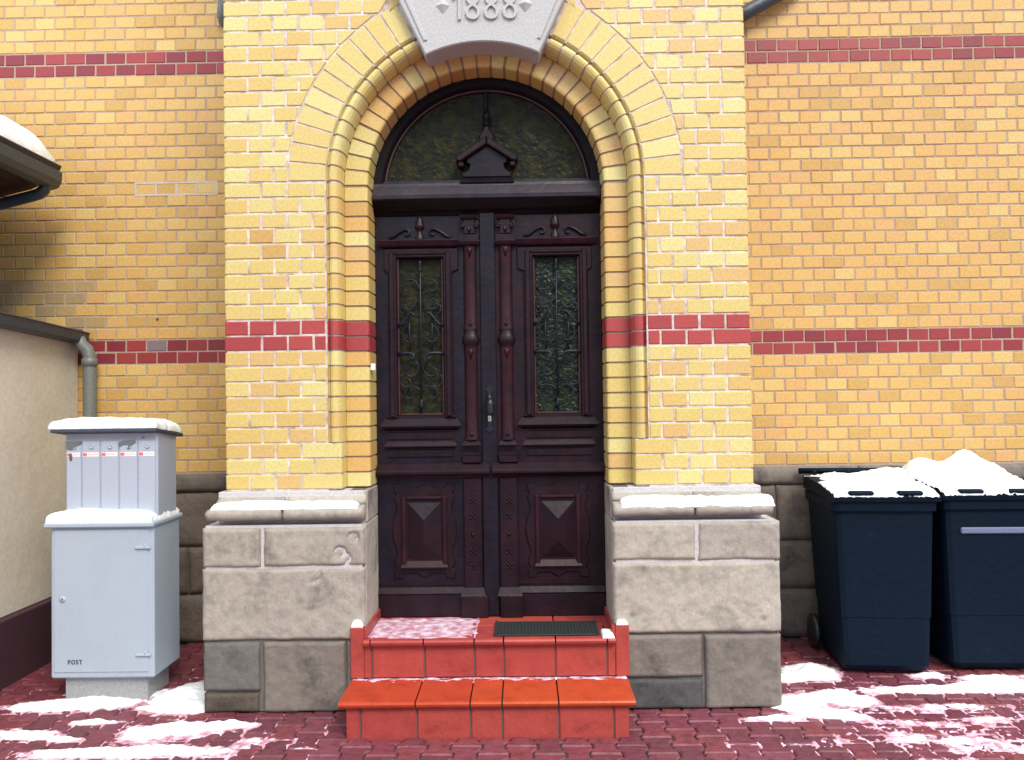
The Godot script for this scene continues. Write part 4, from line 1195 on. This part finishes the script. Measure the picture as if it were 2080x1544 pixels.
# ------------------------------------------------------------------ cabinets
func build_cabinets():
	var o := thing("street_cabinet", "light grey metal cabinet with hinged door and small lettering on concrete foot", "cabinet")
	var st := new_st()
	bar(st, -2.168, -1.748, -0.03, 0.125, -0.34, -0.088, 0.004)
	part("foot", st, M.concrete, o)
	st = new_st()
	bar(st, -2.222, -1.697, 0.122, 0.888, -0.362, -0.052, 0.008)
	part("body", st, M.cabinet, o)
	st = new_st()
	bar(st, -2.246, -1.688, 0.880, 0.905, -0.385, -0.026, 0.006)
	part("lid", st, M.cabinet, o)
	# door: a plate standing proud with a dark seam behind
	st = new_st()
	bar(st, -2.2065, -1.7215, 0.1495, 0.8725, -0.06, -0.0515, 0.0004)
	part("door_rebate", st, M.cabinet, o)
	st = new_st()
	bar(st, -2.203, -1.725, 0.153, 0.869, -0.06, -0.0465, 0.003)
	var d := part("door", st, M.cabinet, o)
	for y in [0.776, 0.240]:
		st = new_st()
		bar(st, -1.786, -1.710, y - 0.007, y + 0.007, -0.048, -0.036, 0.003)
		bar(st, -1.742, -1.728, y - 0.002, y + 0.020, -0.048, -0.034, 0.004)
		part("hinge", st, M.cabinet, d)
	st = new_st(true)
	var lp := []
	for q in [[0.016, 0.0], [0.016, 0.004], [0.006, 0.005], [0.0, 0.005]]: lp.append(Vector2(q[0], q[1]))
	lathe(st, lp, Vector3.ZERO, 12)
	var lock := part("lock", st, M.locker, d, Vector3(-2.157, 0.520, -0.0465))
	lock.rotation.x = PI / 2
	st = new_st()
	bar(st, -2.160, -2.154, 0.514, 0.528, -0.044, -0.0405, 0.0005)
	part("keyhole", st, M.ink, d)
	var t := TextMesh.new()
	var f := SystemFont.new(); f.font_names = PackedStringArray(["Droid Sans"]); f.font_weight = 700
	t.font = f; t.text = "POST"; t.font_size = 32; t.pixel_size = 0.00098; t.depth = 0.0015
	put("lettering", t, M.ink, d, Vector3(-2.096, 0.205, -0.0457))

	# the smaller box standing on it, with five flaps
	o = thing("locker_box", "smaller grey box with five narrow locked flaps standing on the grey cabinet", "locker")
	st = new_st()
	bar(st, -2.186, -1.708, 0.9055, 1.355, -0.350, -0.124, 0.006)
	part("body", st, M.locker, o)
	st = new_st()
	var lid := Transform3D(Basis(Vector3.RIGHT, deg_to_rad(-7.0)), Vector3(0, 1.366, -0.075))
	bar(st, -2.236, -1.694, -0.008, 0.010, -0.335, 0.004, 0.003)
	var l := part("lid", st, M.lid_dark, o)
	l.transform = lid
	st = new_st()
	bar(st, -2.180, -1.714, 0.93, 1.330, -0.126, -0.1225, 0.001)
	part("back_plate", st, M.locker, o)
	var xs := [-2.180, -2.099, -2.002, -1.905, -1.808, -1.714]
	for i in 5:
		st = new_st()
		bar(st, xs[i] + 0.0035, xs[i + 1] - 0.0035, 0.93, 1.312, -0.124, -0.114, 0.004)
		var flap := part("flap", st, M.locker, o)
		var c: float = (xs[i] + xs[i + 1]) * 0.5
		st = new_st(true)
		lathe(st, [Vector2(0.013, 0.0), Vector2(0.013, 0.004), Vector2(0.006, 0.005), Vector2(0.005, 0.002), Vector2(0.0, 0.002)], Vector3.ZERO, 12)
		var k := part("lock", st, M.cabinet, flap, Vector3(c + 0.006, 1.283, -0.1142))
		k.rotation.x = PI / 2
		st = new_st()
		bar(st, xs[i] + 0.006, xs[i + 1] - 0.006, 1.232, 1.254, -0.115, -0.1132, 0.0004)
		part("sticker", st, M.white, flap)
		st = new_st()
		bar(st, xs[i] + 0.008, xs[i] + 0.030, 1.235, 1.251, -0.1135, -0.1126, 0.0003)
		bar(st, xs[i] + 0.036, xs[i + 1] - 0.012, 1.2425, 1.2445, -0.1135, -0.1127, 0.0003)
		part("print", st, M.sticker_red, flap)
		if i == 0 or i == 3:
			st = new_st()
			var e := xs[i] as float
			var tp := PackedVector2Array([Vector2(e + 0.002, 1.312), Vector2(e + 0.082, 1.312), Vector2(e + 0.078, 1.296), Vector2(e + 0.062, 1.288), Vector2(e + 0.050, 1.282), Vector2(e + 0.030, 1.268), Vector2(e + 0.004, 1.276)]) if i == 0 else PackedVector2Array([Vector2(e + 0.002, 1.302), Vector2(e + 0.018, 1.312), Vector2(e + 0.084, 1.316), Vector2(e + 0.090, 1.304), Vector2(e + 0.070, 1.290), Vector2(e + 0.048, 1.266), Vector2(e + 0.052, 1.288), Vector2(e + 0.030, 1.294), Vector2(e + 0.004, 1.282)])
			prism(st, tp, -0.116, -0.1085, 0.0015)
			part("torn_sticker", st, M.tear, flap)
		if i == 0:
			st = new_st(true)
			lathe(st, [Vector2(0.0, -0.022), Vector2(0.006, -0.016), Vector2(0.008, 0.0), Vector2(0.006, 0.014), Vector2(0.0, 0.020)], Vector3(-2.152, 1.232, -0.112), 8, 0.5)
			part("rust_stain", st, M.rust, flap)
	st = new_st()
	box(st, Vector3(-1.782, 1.326, -0.123), Vector3(0.014, 0.008, 0.008), 0.002)
	part("rivet", st, M.seam, o)

# ------------------------------------------------------------------ bins
func build_bins():
	var first := make_bin("dark blue wheelie bin nearest the stone doorway base, snow on lid", false)
	first.position = Vector3(2.098, 0, -0.345); first.rotation.y = deg_to_rad(-5.0)
	var second := make_bin("dark blue wheelie bin with pale grip plate on front, snow heaped on lid", true)
	second.position = Vector3(2.690, 0, -0.372); second.rotation.y = deg_to_rad(-2.5)
func make_bin(label, plate: bool) -> Node3D:
	# origin at the middle of the foot of the front
	var o := thing("wheelie_bin", label, "wheelie bin", Vector3.ZERO, "wheelie bins beside the house wall")
	var st := new_st()
	var lv := [[0.02, 0.215, -0.02, -0.44], [0.05, 0.226, 0.0, -0.47], [0.30, 0.236, 0.0, -0.50], [0.306, 0.240, 0.004, -0.505], [0.86, 0.258, 0.012, -0.56], [0.875, 0.270, 0.03, -0.58], [0.925, 0.272, 0.032, -0.585]]
	var rings := []
	for q in lv:
		var r := []
		var w: float = q[1]
		var b := 0.035
		for p in [[-w + b, q[2]], [w - b, q[2]], [w - b * 0.3, q[2] - b * 0.3], [w, q[2] - b], [w, q[3] + b], [w - b, q[3]], [-w + b, q[3]], [-w, q[3] + b], [-w, q[2] - b], [-w + b * 0.3, q[2] - b * 0.3]]: r.append(Vector3(p[0], q[0], p[1]))
		rings.append(r)
	for k in rings.size() - 1:
		for i in 10:
			var j := (i + 1) % 10
			quad(st, rings[k][i], rings[k][j], rings[k + 1][j], rings[k + 1][i])
	poly(st, rings[0], Vector3.DOWN)
	part("body", st, M.bin, o)
	# lid, rising to the hinge, with two grips at the front
	st = new_st()
	var lid := []
	for q in [[0.926, 0.045, 0.276], [0.948, 0.052, 0.280], [0.962, 0.030, 0.272], [0.992, -0.24, 0.270], [1.006, -0.50, 0.268], [1.002, -0.60, 0.266], [0.93, -0.60, 0.266]]: lid.append(q)
	for k in lid.size() - 1:
		var a = lid[k]
		var b = lid[k + 1]
		quad(st, Vector3(-a[2], a[0], a[1]), Vector3(a[2], a[0], a[1]), Vector3(b[2], b[0], b[1]), Vector3(-b[2], b[0], b[1]))
	for s in [-1.0, 1.0]:
		var cap := []
		for a in lid: cap.append(Vector3(s * a[2], a[0], a[1]))
		poly(st, cap, Vector3(s, 0, 0))
	part("lid", st, M.bin, o)
	for s in [-1.0, 1.0]:
		st = new_st()
		bar(st, s * 0.06, s * 0.19, 0.955, 0.982, 0.004, 0.050, 0.010)
		part("lid_grip", st, M.bin, o)
	# handle bar across the back
	st = new_st(true)
	tube(st, [Vector3(-0.285, 1.03, -0.63), Vector3(0.285, 1.03, -0.63)], 0.018, 10)
	for s in [-0.2, 0.0, 0.2]: tube(st, [Vector3(s, 1.02, -0.59), Vector3(s, 1.03, -0.63)], 0.014, 6)
	part("handle", st, M.bin, o)
	for s in [-1.0, 1.0]:
		st = new_st(true)
		lathe(st, [Vector2(0.0, 0.0), Vector2(0.06, 0.0), Vector2(0.098, 0.006), Vector2(0.10, 0.020), Vector2(0.098, 0.038), Vector2(0.06, 0.044), Vector2(0.0, 0.044)], Vector3.ZERO, 18)
		var w := part("wheel", st, M.black, o, Vector3(s * 0.235 + (0.0 if s > 0 else 0.0), 0.10, -0.47))
		w.rotation.z = -s * PI / 2
	if plate:
		st = new_st()
		bar(st, -0.175, 0.175, 0.742, 0.776, 0.008, 0.022, 0.006)
		part("grip_plate", st, M.plate, o)
	return o

# ------------------------------------------------------------------ snow
func field(called, label, x0: float, x1: float, z0: float, z1: float, step: float, h: Callable, cut: float, category := "snow", mat: Material = null, group := "") -> MeshInstance3D:
	# a lying layer: heights from h(x, z), left out where it would be thinner than cut
	var st := new_st(true)
	var nx := int((x1 - x0) / step)
	var nz := int((z1 - z0) / step)
	var g := []
	for j in nz + 1:
		var row := []
		for i in nx + 1:
			var x := lerpf(x0, x1, float(i) / nx)
			var z := lerpf(z0, z1, float(j) / nz)
			row.append(Vector3(x, h.call(x, z), z))
		g.append(row)
	for j in nz:
		for i in nx:
			var a: Vector3 = g[j][i]
			var b: Vector3 = g[j][i + 1]
			var c: Vector3 = g[j + 1][i + 1]
			var d: Vector3 = g[j + 1][i]
			if maxf(maxf(a.y, b.y), maxf(c.y, d.y)) < cut: continue
			quad(st, d, c, b, a)
	var o := part(called, st, mat if mat else M.snow)
	return tag(o, label, category, group)
func cap(called, label, x0: float, x1: float, z0: float, z1: float, base: Callable, thick: float, edge: float, sd: int, step := 0.012, taper := 1.0) -> MeshInstance3D:
	# a cushion of snow on something flat: a steep rim, rounded shoulders, an uneven outline
	var f := noise(3.0, 4, sd)
	var f2 := noise(14.0, 3, sd + 1)
	var st := new_st(true)
	var nx := maxi(4, int((x1 - x0) / step))
	var nz := maxi(4, int((z1 - z0) / step))
	var g := []
	for j in nz + 1:
		var row := []
		for i in nx + 1:
			var x := lerpf(x0, x1, float(i) / nx)
			var z := lerpf(z0, z1, float(j) / nz)
			var e := minf(minf(x - x0, x1 - x) * taper, minf(z - z0, z1 - z))
			var t := clampf(e / edge, 0.0, 1.0)
			var y: float = base.call(x, z) + thick * (0.26 + 0.74 * sqrt(1.0 - (1.0 - t) * (1.0 - t))) * (1.0 + 0.25 * f.get_noise_2d(x, z)) + f2.get_noise_2d(x, z) * minf(0.007, thick * 0.2)
			# the rim wanders in and out
			var pull := (0.5 + 0.5 * f2.get_noise_2d(x + 9.0, z)) * edge * 0.3 * (1.0 - t)
			var cx := clampf(x, x0 + edge, maxf(x1 - edge, x0 + edge))
			var cz := clampf(z, z0 + edge, maxf(z1 - edge, z0 + edge))
			var d := Vector2(cx - x, cz - z)
			if d.length() > 0.0001: d = d.normalized() * pull
			row.append(Vector3(x + d.x, y, z + d.y))
		g.append(row)
	for j in nz:
		for i in nx: quad(st, g[j + 1][i], g[j + 1][i + 1], g[j][i + 1], g[j][i])
	var rim := []
	for i in nx: rim.append([g[nz][i], g[nz][i + 1], Vector3.BACK])
	for i in nx: rim.append([g[0][i], g[0][i + 1], Vector3.FORWARD])
	for j in nz: rim.append([g[j][0], g[j + 1][0], Vector3.LEFT])
	for j in nz: rim.append([g[j][nx], g[j + 1][nx], Vector3.RIGHT])
	for q in rim:
		var a: Vector3 = q[0]
		var b: Vector3 = q[1]
		poly(st, [a, b, Vector3(b.x, base.call(b.x, b.z) - 0.003, b.z), Vector3(a.x, base.call(a.x, a.z) - 0.003, a.z)], q[2])
	var o := part(called, st, M.snow)
	return tag(o, label, "snow")
func blobs(list: Array, f: FastNoiseLite, f2: FastNoiseLite, thr: float, na: float) -> Callable:
	return func(x: float, z: float) -> float:
		var v := 0.0
		for b in list:
			var a: float = (x - b[0]) / b[2]
			var c: float = (z - b[1]) / b[3]
			var q := a * a + c * c
			if q < 9.0: v += (b[4] if b.size() > 4 else 0.03) * exp(-q)
		v = minf(v, 0.055 + 0.2 * maxf(v - 0.055, 0.0))
		return v - thr + f.get_noise_2d(x, z) * na + f2.get_noise_2d(x, z) * na * 0.6
func build_snow():
	var f := noise(4.0, 4, 7)
	var f2 := noise(17.0, 3, 8)
	var left := [[-2.22, 0.01, 0.19, 0.07], [-1.99, -0.05, 0.23, 0.09, 0.04], [-1.56, -0.16, 0.15, 0.15, 0.06], [-1.46, 0.02, 0.10, 0.08], [-1.62, 0.04, 0.15, 0.05], [-2.08, 0.35, 0.14, 0.06], [-1.89, 0.40, 0.09, 0.04], [-1.55, 0.33, 0.14, 0.10], [-1.35, 0.28, 0.18, 0.08], [-1.36, 0.52, 0.26, 0.07], [-1.78, 0.53, 0.28, 0.05], [-1.00, 0.42, 0.16, 0.05, 0.02], [-1.20, 0.24, 0.12, 0.04, 0.024], [-1.87, 0.20, 0.12, 0.03], [-2.4, 0.3, 0.2, 0.06], [-1.7, 0.75, 0.6, 0.12, 0.02], [-1.9, 1.1, 0.6, 0.2], [-2.1, 1.6, 0.5, 0.3]]
	var right := [[1.71, -0.41, 0.15, 0.13, 0.05], [1.56, -0.30, 0.08, 0.06, 0.04], [1.66, -0.03, 0.17, 0.11, 0.035], [1.83, 0.02, 0.07, 0.05], [2.24, -0.13, 0.39, 0.06, 0.035], [2.62, -0.18, 0.22, 0.07, 0.04], [1.45, 0.06, 0.10, 0.07, 0.06], [1.31, 0.22, 0.15, 0.035, 0.028], [1.54, 0.17, 0.11, 0.05], [1.66, 0.20, 0.11, 0.04], [2.32, -0.34, 0.10, 0.06, 0.03], [2.60, -0.30, 0.18, 0.04, 0.025], [1.82, 0.27, 0.13, 0.05, 0.018], [2.02, 0.30, 0.13, 0.05, 0.018], [2.28, 0.25, 0.18, 0.07, 0.02], [1.84, 0.45, 0.25, 0.10, 0.013], [2.13, 0.51, 0.25, 0.12, 0.014], [1.50, 0.50, 0.15, 0.10, 0.009], [2.24, 0.10, 0.25, 0.06, 0.016], [1.95, 0.12, 0.2, 0.06, 0.012], [2.2, 0.9, 0.7, 0.3, 0.014], [2.9, 0.3, 0.4, 0.5, 0.016]]
	var hl := blobs(left, f, f2, 0.0165, 0.013)
	var hr := blobs(right, f, f2, 0.0165, 0.012)
	field("snow_patch", "trodden snow patches on red paving in front of the grey cabinet", -2.62, -0.68, -0.62, 0.95, 0.0095, hl, -0.014)
	field("snow_patch", "broken snow strips and snow filled joints on paving before the bins", 1.02, 3.2, -0.7, 0.95, 0.0095, hr, -0.014)
	var hs := func(x: float, z: float) -> float:
		var v: float = (hl if x < 0.0 else hr).call(x, z)
		return minf(v + 0.0025 + f2.get_noise_2d(x * 3.0, z * 3.0) * 0.005, 0.0016 + v * 0.2)
	field("slush_film", "grey pink slush fringing the snow patches before the grey cabinet", -2.62, -0.68, -0.62, 0.95, 0.0095, hs, -0.010, "slush", M.frost)
	field("slush_film", "grey pink slush between the snow strips before the bins", 1.02, 3.2, -0.7, 0.95, 0.0095, hs, -0.010, "slush", M.frost)
	# on the cabinets
	cap("snow_slab", "smooth snow slab on lid of the small five flap box", -2.262, -1.690, -0.40, -0.068, func(_x, z): return 1.380 + (z + 0.075) * 0.115, 0.058, 0.075, 21)
	cap("snow_bank", "snow bank on the cabinet lid before the five flap box", -2.250, -1.694, -0.375, -0.022, func(_x, _z): return 0.906, 0.054, 0.09, 22)
	# on the stone ledges
	cap("snow_ledge", "snow strip on stone ledge between the cabinet and the door", -1.352, -0.630, 0.036, 0.108, func(_x, z): return 0.988 - maxf(z - 0.075, 0.0) * 0.28, 0.026, 0.026, 23, 0.007, 0.45)
	cap("snow_ledge", "ragged snow strip on stone ledge between the door and the bins", 0.640, 1.385, 0.036, 0.116, func(_x, z): return 0.988 - maxf(z - 0.075, 0.0) * 0.55, 0.030, 0.028, 24, 0.007, 0.4)
	# on the step cheeks and step
	cap("snow_lump", "rounded snow lump on the step cheek nearest the cabinet", -0.667, -0.606, 0.02, 0.126, func(_x, _z): return 0.411, 0.030, 0.030, 25, 0.006)
	cap("snow_lump", "low snow lump on the step cheek nearest the bins", 0.606, 0.667, 0.0, 0.126, func(_x, _z): return 0.411, 0.018, 0.022, 26, 0.006)
	cap("snow_lump", "small snow lump on end of upper step beside the doormat", 0.535, 0.600, 0.05, 0.152, func(_x, _z): return 0.356, 0.026, 0.034, 27, 0.006)
	# thin frost trodden on the upper step
	var f3 := noise(6.0, 5, 91)
	var hf := func(x: float, z: float) -> float:
		var e := minf(minf(x + 0.59, -0.09 - x) * 0.6, minf(z + 0.24, 0.12 - z))
		return 0.3558 + clampf(e * 0.05, -0.004, 0.0012) + f3.get_noise_2d(x * 1.2, z * 2.2) * 0.0024 + 0.0004
	field("frost_film", "thin trodden snow film on the upper red step beside the doormat", -0.59, -0.06, -0.245, 0.125, 0.006, hf, 0.3545, "snow", M.frost)
	var hf2 := func(x: float, z: float) -> float:
		return 0.1655 + 0.0022 - absf(z - 0.128) * 0.09 + f3.get_noise_2d(x * 2.0, z * 4.0) * 0.0045
	field("frost_film", "thin snow line along the back of the lower red step", -0.655, 0.65, 0.124, 0.20, 0.006, hf2, 0.1645, "snow", M.frost)
	# roof of the outbuilding
	var tn := tan(deg_to_rad(27.0))
	cap("roof_snow", "thick snow layer on sloping roof of the taller outbuilding", -4.5, -2.600, -0.79, 3.45, func(x, _z): return 2.945 + (-2.6 - x) * tn, 0.115, 0.16, 28, 0.04)
	# bin lids
	bin_snow("snow_layer", "flat snow layer on lid of the bin nearest the doorway base", 2.098, -0.345, -5.0, [[0.0, -0.25, 0.3, 0.3, 0.010], [0.20, -0.42, 0.12, 0.12, 0.035]], 31)
	bin_snow("snow_heap", "tall rounded snow heap on lid of the bin with grip plate", 2.690, -0.372, -2.5, [[0.0, -0.30, 0.3, 0.4, 0.03], [0.08, -0.47, 0.10, 0.12, 0.10], [-0.17, -0.47, 0.11, 0.11, 0.062], [0.22, -0.42, 0.12, 0.14, 0.03], [-0.06, -0.30, 0.10, 0.10, 0.018]], 32)
func bin_snow(called, label, bx: float, bz: float, deg: float, heaps: Array, sd: int):
	var f := noise(5.0, 4, sd)
	var f2 := noise(22.0, 3, sd + 1)
	var h := func(x: float, z: float) -> float:
		var lid := 0.962 + clampf((0.03 - z) * 0.10, -0.02, 0.044) - maxf(z - 0.03, 0.0) * 0.7
		var e := minf(minf(x + 0.268, 0.274 - x), minf(z + 0.585, 0.05 - z)) + f2.get_noise_2d(x, z) * 0.012
		var t := clampf(e / 0.045, 0.0, 1.0)
		var v := 0.022 + 0.016 * f.get_noise_2d(x, z) + 0.007 * f2.get_noise_2d(x, z)
		for b in heaps: v += b[4] * exp(-pow((x - b[0]) / b[2], 2.0) - pow((z - b[1]) / b[3], 2.0))
		# bare hollows round the two grips
		for s in [-1.0, 1.0]:
			v -= 0.036 * exp(-pow((x - s * 0.125) / 0.075, 4.0) - pow((z - 0.012) / 0.022, 2.0))
		if bx < 2.4: v -= 0.05 * exp(-pow((x + 0.30) / 0.12, 2.0) - pow((z + 0.42) / 0.16, 2.0))
		return lid - 0.004 + v * sqrt(1.0 - (1.0 - t) * (1.0 - t))
	var o := field(called, label, -0.268, 0.274, -0.585, 0.05, 0.010, h, -1e9)
	o.position = Vector3(bx, 0, bz); o.rotation.y = deg_to_rad(deg)
